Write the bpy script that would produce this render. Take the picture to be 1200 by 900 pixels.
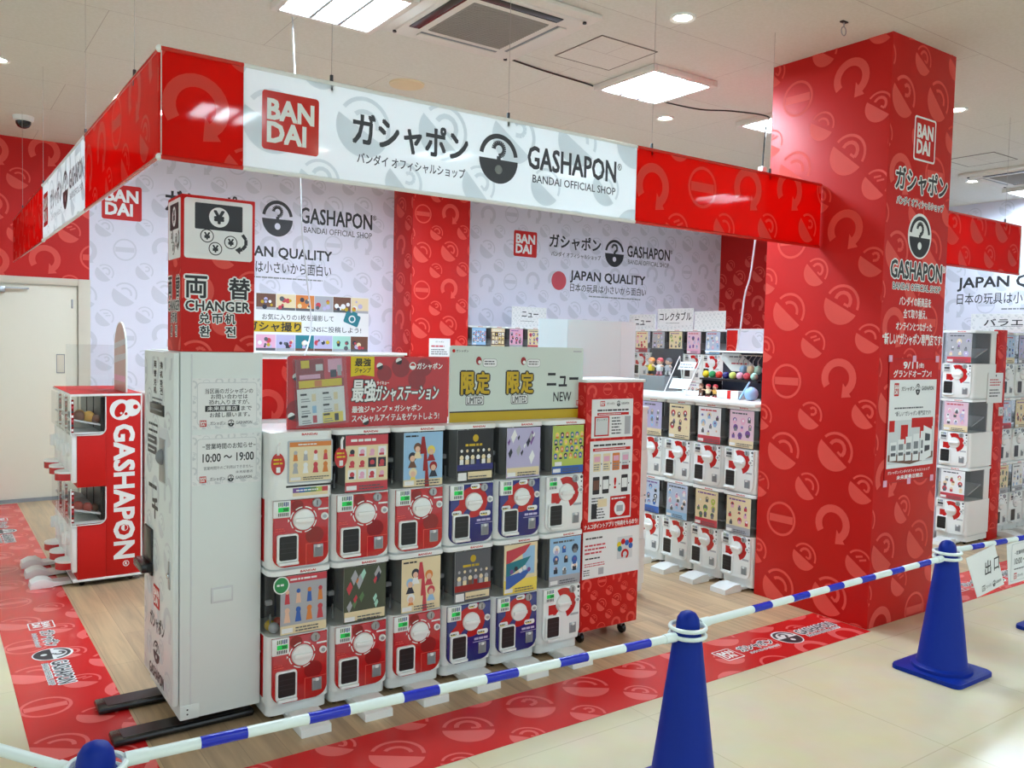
import bpy, bmesh, math, random
from mathutils import Vector, Matrix
PI = math.pi
for _o in list(bpy.data.objects):
    bpy.data.objects.remove(_o)
SC = bpy.context.scene
COL = SC.collection

# ------------------------------------------------------------------ camera, world, exposure
cam_d = bpy.data.cameras.new('camera')
cam_d.sensor_width = 36.0
cam_d.sensor_fit = 'HORIZONTAL'
cam_d.lens = 29.5224
cam_d.clip_end = 100
cam = bpy.data.objects.new('camera', cam_d)
COL.objects.link(cam)
R0, R1, R2 = (0.8185, -0.5740, 0.0233), (0.0100, 0.0548, 0.9984), (0.5743, 0.8171, -0.0507)
cam.matrix_world = Matrix(((R0[0], R1[0], -R2[0], 0), (R0[1], R1[1], -R2[1], 0), (R0[2], R1[2], -R2[2], 1.7), (0, 0, 0, 1)))
cam.rotation_mode = 'QUATERNION'
SC.camera = cam
SC.view_settings.view_transform = 'Standard'
SC.view_settings.look = 'None'
SC.view_settings.gamma = 1.0
SC.view_settings.use_curve_mapping = False
SC.view_settings.exposure = 1.72
SC.cycles.max_bounces = 8
SC.cycles.transparent_max_bounces = 16
SC.cycles.sample_clamp_indirect = 4.0
SC.cycles.caustics_reflective = False
SC.cycles.caustics_refractive = False
W = bpy.data.worlds.new('world')
SC.world = W
W.use_nodes = True
W.node_tree.nodes['Background'].inputs[0].default_value = (0.78, 0.92, 1.0, 1)
W.node_tree.nodes['Background'].inputs[1].default_value = 0.42
LAMP = 36.0          # emission strength of the ceiling light strips
MALL_LAMP = 17.0
DOWNLIGHT = 30.0

# ------------------------------------------------------------------ materials
def lin(c):
    return tuple(((x / 255) / 12.92 if x / 255 <= .04045 else ((x / 255 + .055) / 1.055) ** 2.4) for x in c)
MATS = {}
def M(name, c, rough=.5, metal=0., spec=.5, emit=0., coat=0., var=.0, trans=0., bump=0.):
    m = bpy.data.materials.new(name)
    m.use_nodes = True
    nt = m.node_tree
    b = nt.nodes['Principled BSDF']
    col = lin(c)
    b.inputs['Base Color'].default_value = (*col, 1)
    b.inputs['Roughness'].default_value = rough
    b.inputs['Metallic'].default_value = metal
    b.inputs['Specular IOR Level'].default_value = spec
    b.inputs['Coat Weight'].default_value = coat
    b.inputs['Coat Roughness'].default_value = .08
    if emit:
        b.inputs['Emission Color'].default_value = (*col, 1)
        b.inputs['Emission Strength'].default_value = emit
    if var or bump:
        tc = nt.nodes.new('ShaderNodeTexCoord')
        nz = nt.nodes.new('ShaderNodeTexNoise')
        nz.inputs['Scale'].default_value = 14
        nz.inputs['Detail'].default_value = 4
        nt.links.new(tc.outputs['Object'], nz.inputs['Vector'])
        if var:
            mx = nt.nodes.new('ShaderNodeMix')
            mx.data_type = 'RGBA'
            mx.inputs[6].default_value = (*[x * (1 - var) for x in col], 1)
            mx.inputs[7].default_value = (*[min(1, x * (1 + var)) for x in col], 1)
            nt.links.new(nz.outputs['Fac'], mx.inputs[0])
            nt.links.new(mx.outputs[2], b.inputs['Base Color'])
        if bump:
            bp = nt.nodes.new('ShaderNodeBump')
            bp.inputs['Strength'].default_value = bump
            bp.inputs['Distance'].default_value = .004
            nt.links.new(nz.outputs['Fac'], bp.inputs['Height'])
            nt.links.new(bp.outputs[0], b.inputs['Normal'])
    if trans:
        tl = nt.nodes.new('ShaderNodeBsdfTranslucent')
        tl.inputs[0].default_value = (*col, 1)
        mxs = nt.nodes.new('ShaderNodeMixShader')
        mxs.inputs[0].default_value = trans
        nt.links.new(b.outputs[0], mxs.inputs[1])
        nt.links.new(tl.outputs[0], mxs.inputs[2])
        nt.links.new(mxs.outputs[0], nt.nodes['Material Output'].inputs[0])
    MATS[name] = m
    return m

def clear_mat(name, tint, gloss=.10, rough=.05):
    m = bpy.data.materials.new(name)
    m.use_nodes = True
    nt = m.node_tree
    nt.nodes.remove(nt.nodes['Principled BSDF'])
    t = nt.nodes.new('ShaderNodeBsdfTransparent')
    t.inputs[0].default_value = (*tint, 1)
    g = nt.nodes.new('ShaderNodeBsdfGlossy')
    g.inputs['Roughness'].default_value = rough
    lw = nt.nodes.new('ShaderNodeLayerWeight')
    lw.inputs[0].default_value = .5
    fr = nt.nodes.new('ShaderNodeMath')
    fr.operation = 'POWER'
    fr.inputs[1].default_value = 4
    nt.links.new(lw.outputs['Facing'], fr.inputs[0])
    ad = nt.nodes.new('ShaderNodeMath')
    ad.operation = 'MULTIPLY_ADD'
    ad.use_clamp = True
    ad.inputs[1].default_value = .6
    ad.inputs[2].default_value = gloss
    mx = nt.nodes.new('ShaderNodeMixShader')
    nt.links.new(fr.outputs[0], ad.inputs[0])
    nt.links.new(ad.outputs[0], mx.inputs[0])
    nt.links.new(t.outputs[0], mx.inputs[1])
    nt.links.new(g.outputs[0], mx.inputs[2])
    nt.links.new(mx.outputs[0], nt.nodes['Material Output'].inputs[0])
    MATS[name] = m

RED = (196, 24, 20)
M('red', RED, .48, spec=.28, var=.03)
M('red_gloss', (205, 28, 22), .13, coat=.4)
M('red_icon', (222, 80, 70), .48, spec=.28)
M('red_icon_gloss', (226, 76, 66), .13, coat=.4)
M('red_banner', (220, 26, 18), .035, trans=.7)
M('red_banner_icon', (236, 92, 80), .035, trans=.5)
M('white_banner', (244, 248, 248), .035, trans=.72)
M('white_banner_icon', (222, 228, 230), .035, trans=.65)
M('red_dark_print', (150, 14, 16), .35)
M('panel_red', (186, 20, 22), .22, coat=.3)
M('panel_red_dark', (140, 12, 16), .25, coat=.3)
M('navy', (20, 22, 110), .22, coat=.3)
M('wall_white', (222, 222, 236), .45, var=.015)
M('wall_icon', (204, 205, 218), .45)
M('white', (236, 238, 236), .35)
M('white_plastic', (234, 237, 235), .28, coat=.2, var=.01)
M('white_metal', (222, 229, 227), .32, var=.012)
M('paper', (232, 234, 234), .5)
M('paper_grey', (208, 212, 214), .5)
M('sign_grey', (206, 217, 209), .4)
M('ink', (32, 33, 38), .45)
M('ink_soft', (88, 90, 96), .45)
M('charcoal', (58, 60, 66), .4)
M('black', (14, 14, 16), .25, coat=.2)
M('dark', (24, 23, 25), .3)
M('grey', (128, 132, 136), .4)
M('steel', (170, 174, 178), .3, metal=.8)
M('chrome', (205, 208, 212), .15, metal=1.)
M('yellow', (222, 196, 22), .4)
M('gold', (196, 164, 26), .45)
M('green_lcd', (26, 224, 96), .4)
M('blue_tag', (34, 70, 128), .4)
M('cone_blue', (0, 38, 138), .45, spec=.22, var=.02)
M('pole_blue', (6, 32, 176), .25)
M('pole_white', (226, 238, 234), .3)
M('beige_door', (222, 216, 198), .45, var=.01)
M('beige_frame', (206, 198, 180), .45)
M('ceiling_tile', (220, 219, 210), .8)
M('ceiling_frame', (226, 222, 214), .5)
M('ac_grille', (150, 146, 138), .6)
M('seam', (120, 112, 104), .7)
M('lamp_on', (214, 237, 255), .4, emit=LAMP)
M('lamp_on_mall', (216, 236, 248), .4, emit=MALL_LAMP)
M('downlight_on', (255, 244, 226), .4, emit=DOWNLIGHT)
M('floor_red', (206, 34, 34), .22, var=.03)
M('floor_red_icon', (234, 104, 100), .22)
M('teal', (32, 122, 136), .4)
M('green_badge', (40, 140, 80), .4)
M('sky_print', (150, 192, 226), .4)
M('pink_print', (226, 170, 196), .4)
M('lilac_print', (184, 178, 212), .4)
M('cream_print', (228, 212, 172), .4)
M('orange_print', (214, 128, 60), .4)
M('brown_print', (110, 74, 56), .4)
M('green_print', (92, 128, 84), .4)
M('lime_print', (178, 196, 92), .4)
M('blue_print', (50, 96, 176), .4)
M('skin_print', (226, 186, 160), .4)
M('night_print', (40, 44, 60), .4)
M('olive_print', (70, 78, 60), .4)
M('rose_print', (196, 64, 76), .4)
M('grey_print', (170, 172, 178), .4)
M('mint_print', (166, 214, 196), .4)
M('purple_print', (120, 80, 150), .4)
M('yellow_print', (236, 214, 90), .4)
M('cable_white', (190, 190, 194), .5)
M('pale_pink', (222, 190, 204), .4)
M('pale_blue', (184, 198, 220), .4)
M('brick_print', (150, 60, 44), .35)
M('board_white', (226, 245, 252), .4)
M('wire', (168, 163, 158), .5)
M('arch_print', (196, 160, 152), .3)
M('ball_red', (214, 54, 38), .3)
M('ball_gold', (196, 150, 70), .35)
clear_mat('clear', (.90, .91, .90), .05)
clear_mat('clear_film', (.95, .96, .96), .03)
clear_mat('smoke', (.70, .70, .68), .06)

def floor_mats():
    # glossy cream mall floor with faint tile joints
    m = M('mall_floor', (214, 203, 170), .16, spec=.3, var=.02)
    nt = m.node_tree
    b = nt.nodes['Principled BSDF']
    tc = nt.nodes.new('ShaderNodeTexCoord')
    br = nt.nodes.new('ShaderNodeTexBrick')
    br.offset = 0
    br.inputs['Scale'].default_value = 1
    br.inputs['Brick Width'].default_value = .9
    br.inputs['Row Height'].default_value = .9
    br.inputs['Mortar Size'].default_value = .003
    br.inputs['Color1'].default_value = (*lin((216, 205, 172)), 1)
    br.inputs['Color2'].default_value = (*lin((213, 202, 170)), 1)
    br.inputs['Mortar'].default_value = (*lin((198, 186, 154)), 1)
    nt.links.new(tc.outputs['Object'], br.inputs['Vector'])
    nz = nt.nodes.new('ShaderNodeTexNoise')
    nz.inputs['Scale'].default_value = 5
    nz.inputs['Detail'].default_value = 8
    nt.links.new(tc.outputs['Object'], nz.inputs['Vector'])
    mx = nt.nodes.new('ShaderNodeMix')
    mx.data_type = 'RGBA'
    mx.blend_type = 'OVERLAY'
    mx.inputs[0].default_value = .16
    nt.links.new(br.outputs[0], mx.inputs[6])
    nt.links.new(nz.outputs['Color'], mx.inputs[7])
    nt.links.new(mx.outputs[2], b.inputs['Base Color'])
    mr = nt.nodes.new('ShaderNodeMapRange')
    mr.inputs[3].default_value = .13
    mr.inputs[4].default_value = .30
    nt.links.new(nz.outputs['Fac'], mr.inputs[0])
    nt.links.new(mr.outputs[0], b.inputs['Roughness'])
    # oak-look planks
    m = M('plank_floor', (188, 160, 124), .3)
    nt = m.node_tree
    b = nt.nodes['Principled BSDF']
    tc = nt.nodes.new('ShaderNodeTexCoord')
    mp = nt.nodes.new('ShaderNodeMapping')
    mp.inputs['Rotation'].default_value = (0, 0, PI / 2)
    nt.links.new(tc.outputs['Object'], mp.inputs['Vector'])
    br = nt.nodes.new('ShaderNodeTexBrick')
    br.inputs['Scale'].default_value = 1
    br.inputs['Brick Width'].default_value = .92
    br.inputs['Row Height'].default_value = .152
    br.inputs['Mortar Size'].default_value = .0012
    br.inputs['Color1'].default_value = (*lin((196, 168, 130)), 1)
    br.inputs['Color2'].default_value = (*lin((170, 143, 112)), 1)
    br.inputs['Mortar'].default_value = (*lin((140, 116, 90)), 1)
    nt.links.new(mp.outputs[0], br.inputs['Vector'])
    mp2 = nt.nodes.new('ShaderNodeMapping')
    mp2.inputs['Scale'].default_value = (26, 1.6, 1)
    nt.links.new(tc.outputs['Object'], mp2.inputs['Vector'])
    nz = nt.nodes.new('ShaderNodeTexNoise')
    nz.inputs['Scale'].default_value = 1.0
    nz.inputs['Detail'].default_value = 6
    nz.inputs['Distortion'].default_value = .6
    nt.links.new(mp2.outputs[0], nz.inputs['Vector'])
    mx = nt.nodes.new('ShaderNodeMix')
    mx.data_type = 'RGBA'
    mx.blend_type = 'OVERLAY'
    mx.inputs[0].default_value = .55
    nt.links.new(br.outputs[0], mx.inputs[6])
    nt.links.new(nz.outputs['Fac'], mx.inputs[7])
    nt.links.new(mx.outputs[2], b.inputs['Base Color'])
    # rock-wool ceiling board: long joints and fine pin holes
    m = MATS['ceiling_tile']
    nt = m.node_tree
    b = nt.nodes['Principled BSDF']
    tc = nt.nodes.new('ShaderNodeTexCoord')
    br = nt.nodes.new('ShaderNodeTexBrick')
    br.offset = .5
    br.inputs['Scale'].default_value = 1
    br.inputs['Brick Width'].default_value = 1.82
    br.inputs['Row Height'].default_value = .91
    br.inputs['Mortar Size'].default_value = .0022
    br.inputs['Mortar Smooth'].default_value = .4
    br.inputs['Color1'].default_value = (*lin((222, 221, 212)), 1)
    br.inputs['Color2'].default_value = (*lin((218, 217, 208)), 1)
    br.inputs['Mortar'].default_value = (*lin((176, 168, 160)), 1)
    nt.links.new(tc.outputs['Object'], br.inputs['Vector'])
    nz = nt.nodes.new('ShaderNodeTexNoise')
    nz.inputs['Scale'].default_value = 55
    nz.inputs['Detail'].default_value = 3
    nt.links.new(tc.outputs['Object'], nz.inputs['Vector'])
    mx = nt.nodes.new('ShaderNodeMix')
    mx.data_type = 'RGBA'
    mx.blend_type = 'OVERLAY'
    mx.inputs[0].default_value = .22
    nt.links.new(br.outputs[0], mx.inputs[6])
    nt.links.new(nz.outputs['Fac'], mx.inputs[7])
    nt.links.new(mx.outputs[2], b.inputs['Base Color'])
floor_mats()

# ------------------------------------------------------------------ geometry helpers
def V(*a):
    return Vector(a)
def FR(o, u=(1, 0, 0), v=(0, 0, 1)):
    """A flat frame: origin, right, up (as the viewer sees it); prints are laid on it."""
    u, v = Vector(u), Vector(v)
    return (Vector(o), u, v, u.cross(v))
def SOUTH(x, y, z=0.):      # faces -Y, right = +X
    return FR((x, y, z), (1, 0, 0), (0, 0, 1))
def WEST(x, y, z=0.):       # faces -X, right = -Y; u measured as -(Y - y)
    return FR((x, y, z), (0, -1, 0), (0, 0, 1))

def circle(cx, cy, r, n=24, a0=0., a1=2 * PI):
    full = abs(a1 - a0 - 2 * PI) < 1e-6
    k = n if full else n + 1
    return [(cx + r * math.cos(a0 + (a1 - a0) * i / n), cy + r * math.sin(a0 + (a1 - a0) * i / n)) for i in range(k)]
def rrect(u0, v0, u1, v1, r, n=5, corners=(1, 1, 1, 1)):
    pts = []
    for (cx, cy, a), on in zip(((u1 - r, v0 + r, -PI / 2), (u1 - r, v1 - r, 0), (u0 + r, v1 - r, PI / 2), (u0 + r, v0 + r, PI)), corners):
        if on:
            pts += circle(cx, cy, r, n, a, a + PI / 2)
        else:
            pts.append((cx + r * math.copysign(1, math.cos(a + PI / 4)), cy + r * math.copysign(1, math.sin(a + PI / 4))))
    return pts
def clip(poly, rc):
    u0, v0, u1, v1 = rc
    for ax, lim, sg in ((0, u0, 1), (0, u1, -1), (1, v0, 1), (1, v1, -1)):
        out = []
        for i in range(len(poly)):
            p, q = poly[i], poly[(i + 1) % len(poly)]
            dp, dq = sg * (p[ax] - lim), sg * (q[ax] - lim)
            if dp >= 0:
                out.append(p)
            if dp * dq < 0:
                t = dp / (dp - dq)
                out.append((p[0] + t * (q[0] - p[0]), p[1] + t * (q[1] - p[1])))
        poly = out
        if len(poly) < 3:
            return []
    return poly

# icons and emblem as lists of convex polygons in a unit circle
def ring_polys(r0, r1, a0, a1, n=18):
    a = [a0 + (a1 - a0) * i / n for i in range(n + 1)]
    return [[(r1 * math.cos(a[i]), r1 * math.sin(a[i])), (r1 * math.cos(a[i + 1]), r1 * math.sin(a[i + 1])),
             (r0 * math.cos(a[i + 1]), r0 * math.sin(a[i + 1])), (r0 * math.cos(a[i]), r0 * math.sin(a[i]))] for i in range(n)]
def stroke(pts, w):
    out = []
    for (x0, y0), (x1, y1) in zip(pts, pts[1:]):
        L = math.hypot(x1 - x0, y1 - y0) or 1
        nx, ny = -(y1 - y0) / L * w / 2, (x1 - x0) / L * w / 2
        out.append([(x0 - nx, y0 - ny), (x1 - nx, y1 - ny), (x1 + nx, y1 + ny), (x0 + nx, y0 + ny)])
    return out
D2R = PI / 180
ICON = {
    'arrow': ring_polys(.60, 1., -40 * D2R, 225 * D2R, 20) + [[(1.2 * math.cos(-40 * D2R), 1.2 * math.sin(-40 * D2R)), (.40 * math.cos(-40 * D2R), .40 * math.sin(-40 * D2R) + .06), (.40, -.95)][::-1]],
    'bar': ring_polys(.86, 1., 0, 2 * PI, 28) + [[(-.8, -.22), (.8, -.22), (.8, .22), (-.8, .22)]],
    'split': [circle(0, -.07, 1, 18, PI + .07, 2 * PI - .07)] + ring_polys(.86, 1., 8 * D2R, 172 * D2R, 14) + [[(x * .8 - .02, y * .8 + .16) for x, y in q] for q in ring_polys(.42, .66, -10 * D2R, 190 * D2R, 8)] + stroke([(.1, .06), (.42, .06)], .13),
    'coin': [circle(0, -.07, 1, 18, PI + .07, 2 * PI - .07)] + ring_polys(.86, 1., 8 * D2R, 172 * D2R, 14) + stroke([(-.45, .22), (-.1, .62)], .14) + stroke([(-.1, .2), (.25, .62)], .14),
    'hook': [circle(0, -.07, 1, 18, PI + .07, 2 * PI - .07)] + ring_polys(.84, 1., 10 * D2R, 170 * D2R, 14) + stroke([(.26 * math.cos(a * D2R), .38 + .26 * math.sin(a * D2R)) for a in range(180, -61, -30)] + [(0, .08)], .18),
    'leaf': [circle(0, -.07, 1, 18, PI + .07, 2 * PI - .07)] + ring_polys(.86, 1., 8 * D2R, 172 * D2R, 14) + ring_polys(.42, .58, 20 * D2R, 160 * D2R, 8),
}
BIG = ['arrow', 'split', 'bar', 'hook', 'arrow', 'leaf']
SMALL = ['hook', 'split', 'coin', 'leaf', 'split']
EMB_TOP = ring_polys(.80, 1., 9 * D2R, 171 * D2R, 26)
EMB_LOW = [circle(0, -.06, 1, 30, PI, 2 * PI)]
EMB_Q = stroke([(.27 * math.cos(a * D2R), .36 + .27 * math.sin(a * D2R)) for a in range(180, -61, -15)] + [(.0, .08), (0, -.1)], .2)

# text is set in the built-in typeface and turned into flat mesh
_TX = {}
def text_mesh(s):
    key = s
    if key in _TX:
        return _TX[key]
    cu = bpy.data.curves.new('t', 'FONT')
    cu.body = s
    cu.size = 1
    cu.resolution_u = 2
    cu.space_line = 1.05
    ob = bpy.data.objects.new('t', cu)
    COL.objects.link(ob)
    dg = bpy.context.evaluated_depsgraph_get()
    oe = ob.evaluated_get(dg)
    me = oe.to_mesh()
    vs = [(v.co.x, v.co.y) for v in me.vertices]
    fs = [tuple(p.vertices) for p in me.polygons]
    oe.to_mesh_clear()
    bpy.data.objects.remove(ob)
    bpy.data.curves.remove(cu)
    _TX[key] = (vs, fs)
    return _TX[key]
def text_box(s):
    vs, _ = text_mesh(s)
    xs, ys = [p[0] for p in vs] or [0, 1], [p[1] for p in vs] or [0, 1]
    return min(xs), min(ys), max(xs), max(ys)

class MB:
    """Collects faces and prints; build() links them as ONE mesh object."""
    def __init__(s, origin=(0, 0, 0)):
        s.o = Vector(origin)
        s.v, s.f, s.mi, s.mats = [], [], [], []
        s.c = 0
    def slot(s, m):
        if m not in s.mats:
            s.mats.append(m)
        return s.mats.index(m)
    def add(s, vs, fs, m):
        k = len(s.v)
        s.v += [Vector(p) - s.o for p in vs]
        s.f += [tuple(i + k for i in f) for f in fs]
        s.mi += [s.slot(m)] * len(fs)
    def bm(s, b, m, mat=None):
        b.verts.index_update()
        vs = [(mat @ v.co if mat else v.co) for v in b.verts]
        s.add(vs, [[v.index for v in f.verts] for f in b.faces], m)
        b.free()
    # solids
    def box(s, x0, x1, y0, y1, z0, z1, m, bev=0., seg=2, mat=None):
        b = bmesh.new()
        bmesh.ops.create_cube(b, size=1)
        for v in b.verts:
            v.co = Vector(((x0 + x1) / 2 + v.co.x * (x1 - x0), (y0 + y1) / 2 + v.co.y * (y1 - y0), (z0 + z1) / 2 + v.co.z * (z1 - z0)))
        if bev:
            bmesh.ops.bevel(b, geom=b.edges[:], offset=bev, segments=seg, affect='EDGES', profile=.5)
        s.bm(b, m, mat)
    def prism(s, fr, pts, d0, d1, m, bev=0.):
        """outline pts in the frame, from depth d0 to d1 along the normal (d1 > d0 is nearer the viewer)"""
        b = bmesh.new()
        o, u, v, n = fr
        bot = [b.verts.new(o + u * p[0] + v * p[1] + n * d0) for p in pts]
        top = [b.verts.new(o + u * p[0] + v * p[1] + n * d1) for p in pts]
        ft = b.faces.new(top)
        b.faces.new(bot[::-1])
        k = len(pts)
        for i in range(k):
            b.faces.new((bot[i], bot[(i + 1) % k], top[(i + 1) % k], top[i]))
        if bev:
            bmesh.ops.bevel(b, geom=list(ft.edges), offset=bev, segments=2, affect='EDGES', profile=.5)
        s.bm(b, m)
    def wall_strip(s, fr, pts, d0, d1, m, closed=False):
        o, u, v, n = fr
        vs = [o + u * p[0] + v * p[1] + n * d for p in pts for d in (d0, d1)]
        k = len(pts)
        s.add(vs, [(2 * i, 2 * ((i + 1) % k), 2 * ((i + 1) % k) + 1, 2 * i + 1) for i in range(k if closed else k - 1)], m)
    def lathe(s, prof, m, mat=None, n=28, cap=True):
        vs, fs = [], []
        for r, z in prof:
            vs += [Vector((r * math.cos(2 * PI * i / n), r * math.sin(2 * PI * i / n), z)) for i in range(n)]
        for j in range(len(prof) - 1):
            for i in range(n):
                fs.append((j * n + i, j * n + (i + 1) % n, (j + 1) * n + (i + 1) % n, (j + 1) * n + i))
        if cap:
            fs.append(tuple(range(n))[::-1])
            fs.append(tuple(range((len(prof) - 1) * n, len(prof) * n)))
        if mat:
            vs = [mat @ v for v in vs]
        s.add(vs, fs, m)
    def tube(s, path, r, m, n=10, cap=True):
        path = [Vector(p) for p in path]
        vs, fs = [], []
        prev = None
        for i, p in enumerate(path):
            t = (path[min(i + 1, len(path) - 1)] - path[max(i - 1, 0)]).normalized()
            if prev is None:
                a = t.orthogonal().normalized()
            else:
                a = (prev - t * prev.dot(t)).normalized()
            prev = a
            c = t.cross(a)
            vs += [p + a * r * math.cos(2 * PI * k / n) + c * r * math.sin(2 * PI * k / n) for k in range(n)]
        for i in range(len(path) - 1):
            for k in range(n):
                fs.append((i * n + k, i * n + (k + 1) % n, (i + 1) * n + (k + 1) % n, (i + 1) * n + k))
        if cap:
            fs.append(tuple(range(n))[::-1])
            fs.append(tuple(range((len(path) - 1) * n, len(path) * n)))
        s.add(vs, fs, m)
    def ball(s, c, r, m, sz=1., n=14):
        b = bmesh.new()
        bmesh.ops.create_uvsphere(b, u_segments=n, v_segments=n // 2 + 2, radius=r)
        for v in b.verts:
            v.co = Vector((v.co.x, v.co.y, v.co.z * sz)) + Vector(c)
        s.bm(b, m)
    # prints
    def poly(s, fr, pts, m, ly=1):
        if len(pts) < 3:
            return
        o, u, v, n = fr
        s.c = (s.c + 1) % 48        # a hair of height between prints of one layer
        s.add([o + u * p[0] + v * p[1] + n * (ly * .0005 + s.c * .000008) for p in pts], [tuple(range(len(pts)))], m)
    def rect(s, fr, u0, v0, u1, v1, m, ly=1):
        s.poly(fr, [(u0, v0), (u1, v0), (u1, v1), (u0, v1)], m, ly)
    def rr(s, fr, u0, v0, u1, v1, r, m, ly=1):
        s.poly(fr, rrect(u0, v0, u1, v1, r), m, ly)
    def disc(s, fr, u, v, r, m, ly=1, n=20, sx=1.):
        s.poly(fr, [(u + (a - u) * sx, b) for a, b in circle(u, v, r, n)], m, ly)
    def polys(s, fr, ps, u, v, r, m, ly=1, rot=0., rc=None, sx=1.):
        c, sn = math.cos(rot), math.sin(rot)
        for p in ps:
            q = [(u + r * sx * (x * c - y * sn), v + r * (x * sn + y * c)) for x, y in p]
            if rc:
                q = clip(q, rc)
            s.poly(fr, q, m, ly)
    def ring(s, fr, u, v, r0, r1, m, ly=1, a0=0., a1=2 * PI, n=28):
        s.polys(fr, ring_polys(r0, r1, a0, a1, n), u, v, 1, m, ly)
    def text(s, fr, t, box, m, ly=1, off=.012, fit='box', out=None, out_off=.07, shear=0.):
        """box = (u0, v0, u1, v1); 'box' stretches the word to it, 'in' keeps its proportions, 'left' likewise from the left"""
        bx = text_box(t)
        u0, v0, u1, v1 = box
        su, sv = (u1 - u0) / max(1e-6, bx[2] - bx[0]), (v1 - v0) / max(1e-6, bx[3] - bx[1])
        if fit != 'box':
            su = sv = min(su, sv)
        du = (u0 + u1) / 2 - su * (bx[0] + bx[2]) / 2 if fit != 'left' else u0 - su * bx[0]
        dv = (v0 + v1) / 2 - sv * (bx[1] + bx[3]) / 2
        o, u, v, n = fr
        lay = [(m, off, ly)]
        if out:
            lay = [(out, off + out_off, ly), (m, off, ly + 1)]
        for mm, of, l in lay:
            vs, fs = text_mesh(t)
            e = of * (su + sv) / 2
            k = 0 if of < .006 else 4 if of < .05 else 10
            for dx, dy in [(0, 0)] + [(e * math.cos(2 * PI * (q + .5) / k), e * math.sin(2 * PI * (q + .5) / k)) for q in range(k)]:
                s.c = (s.c + 1) % 48
                s.add([o + u * (dx + du + su * (x + shear * (y - bx[1]))) + v * (dy + dv + sv * y) + n * (l * .0005 + s.c * .000008) for x, y in vs], fs, mm)
    def icons(s, fr, rc, m, ly=1, seed=0, k=1., ou=0., ov=0.):
        """scattered capsule icons, cut at the edges of rc"""
        rnd = random.Random(seed)
        pu, pv = .385 * k, .46 * k
        i0, i1 = int((rc[0] - ou) / pu) - 2, int((rc[2] - ou) / pu) + 2
        j0, j1 = int((rc[1] - ov) / pv) - 2, int((rc[3] - ov) / pv) + 2
        for i in range(i0, i1):
            for j in range(j0, j1):
                u, v = ou + i * pu, ov + j * pv + i * .04 * k
                kd = BIG[(i * 2 + j * 3 + seed) % 6]
                ps = [(kd, u, v, .122 * k if kd != 'bar' else .115 * k, 0 if kd == 'bar' else -.2 if kd == 'arrow' else rnd.choice((-.62, -.5, -.7)))]
                kd = SMALL[(i + j * 2 + seed) % 5]
                ps.append((kd, u + pu / 2, v + pv / 2 + .02 * k, .088 * k, rnd.choice((-.8, -.6, -.5))))
                for kd, uu, vv, r, ro in ps:
                    if uu + r * 1.3 < rc[0] or uu - r * 1.3 > rc[2] or vv + r * 1.3 < rc[1] or vv - r * 1.3 > rc[3]:
                        continue
                    s.polys(fr, ICON[kd], uu, vv, r, m, ly, ro, rc)
    def emblem(s, fr, box, m, paper, ly=1, out=None):
        u0, v0, u1, v1 = box
        u, v, r = (u0 + u1) / 2, (v0 + v1) / 2, (v1 - v0) / 2
        sx = (u1 - u0) / (v1 - v0)
        if out:
            s.disc(fr, u, v, r * 1.14, out, ly, 36, sx)
            ly += 1
        s.polys(fr, EMB_TOP + EMB_LOW + EMB_Q, u, v, r, m, ly, 0, None, sx)
        s.disc(fr, u, v - r * .48, r * .19, paper, ly + 1, 18, sx)
    def bandai(s, fr, box, ly=1, red='red', out=None):
        u0, v0, u1, v1 = box
        w, h = u1 - u0, v1 - v0
        if out:
            e = .05 * w
            s.rr(fr, u0 - e, v0 - e, u1 + e, v1 + e, .08 * w, out, ly)
            ly += 1
        s.rr(fr, u0, v0, u1, v1, .06 * w, red, ly)
        s.text(fr, 'BAN', (u0 + .10 * w, v0 + .53 * h, u0 + .90 * w, v0 + .86 * h), 'white', ly + 1, .048)
        s.text(fr, 'DAI', (u0 + .10 * w, v0 + .14 * h, u0 + .76 * w, v0 + .47 * h), 'white', ly + 1, .048)
    def lines(s, fr, box, n, m, ly=1, seed=1, fill=.45):
        """rows too small to read: broken dashes"""
        rnd = random.Random(seed)
        u0, v0, u1, v1 = box
        h = (v1 - v0) / n
        for i in range(n):
            u = u0
            end = u0 + (u1 - u0) * rnd.uniform(.7, 1)
            while u < end:
                w = min(end - u, h * rnd.uniform(.5, 2.0))
                s.rect(fr, u, v1 - i * h - h * (.5 + fill / 2), u + w, v1 - i * h - h * (.5 - fill / 2), m, ly)
                u += w + h * .22
    def build(s, name, parent=None, smooth=35, label=None, mods=None):
        me = bpy.data.meshes.new(name)
        me.from_pydata([tuple(p) for p in s.v], [], s.f)
        for m in s.mats:
            me.materials.append(MATS[m])
        me.polygons.foreach_set('material_index', s.mi)
        if smooth:
            me.shade_smooth()
            me.set_sharp_from_angle(angle=smooth * D2R)
        me.update()
        o = bpy.data.objects.new(name, me)
        COL.objects.link(o)
        if parent is not None:
            o.parent = parent
        else:
            o.location = s.o
        if label:
            o['label'] = label
        return o

def tag(o, label, cat, group=None):
    o['label'] = label
    o['category'] = cat
    if group:
        o['group'] = group
    return o
def thing(name, label, cat, loc=(0, 0, 0), rz=0., group=None):
    o = bpy.data.objects.new(name, None)
    o.empty_display_size = .1
    COL.objects.link(o)
    o.location = loc
    o.rotation_euler = (0, 0, rz)
    return tag(o, label, cat, group)
def struct(o):
    o['kind'] = 'structure'
    return o
def dup(root, loc, rz, label, group=None):
    r = root.copy()
    COL.objects.link(r)
    r.location = loc
    r.rotation_euler = (0, 0, rz)
    r['label'] = label
    if group:
        r['group'] = group
    for ch in root.children:
        c = ch.copy()
        COL.objects.link(c)
        c.parent = r
        for g in ch.children:
            d = g.copy()
            COL.objects.link(d)
            d.parent = c
    return r

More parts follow.
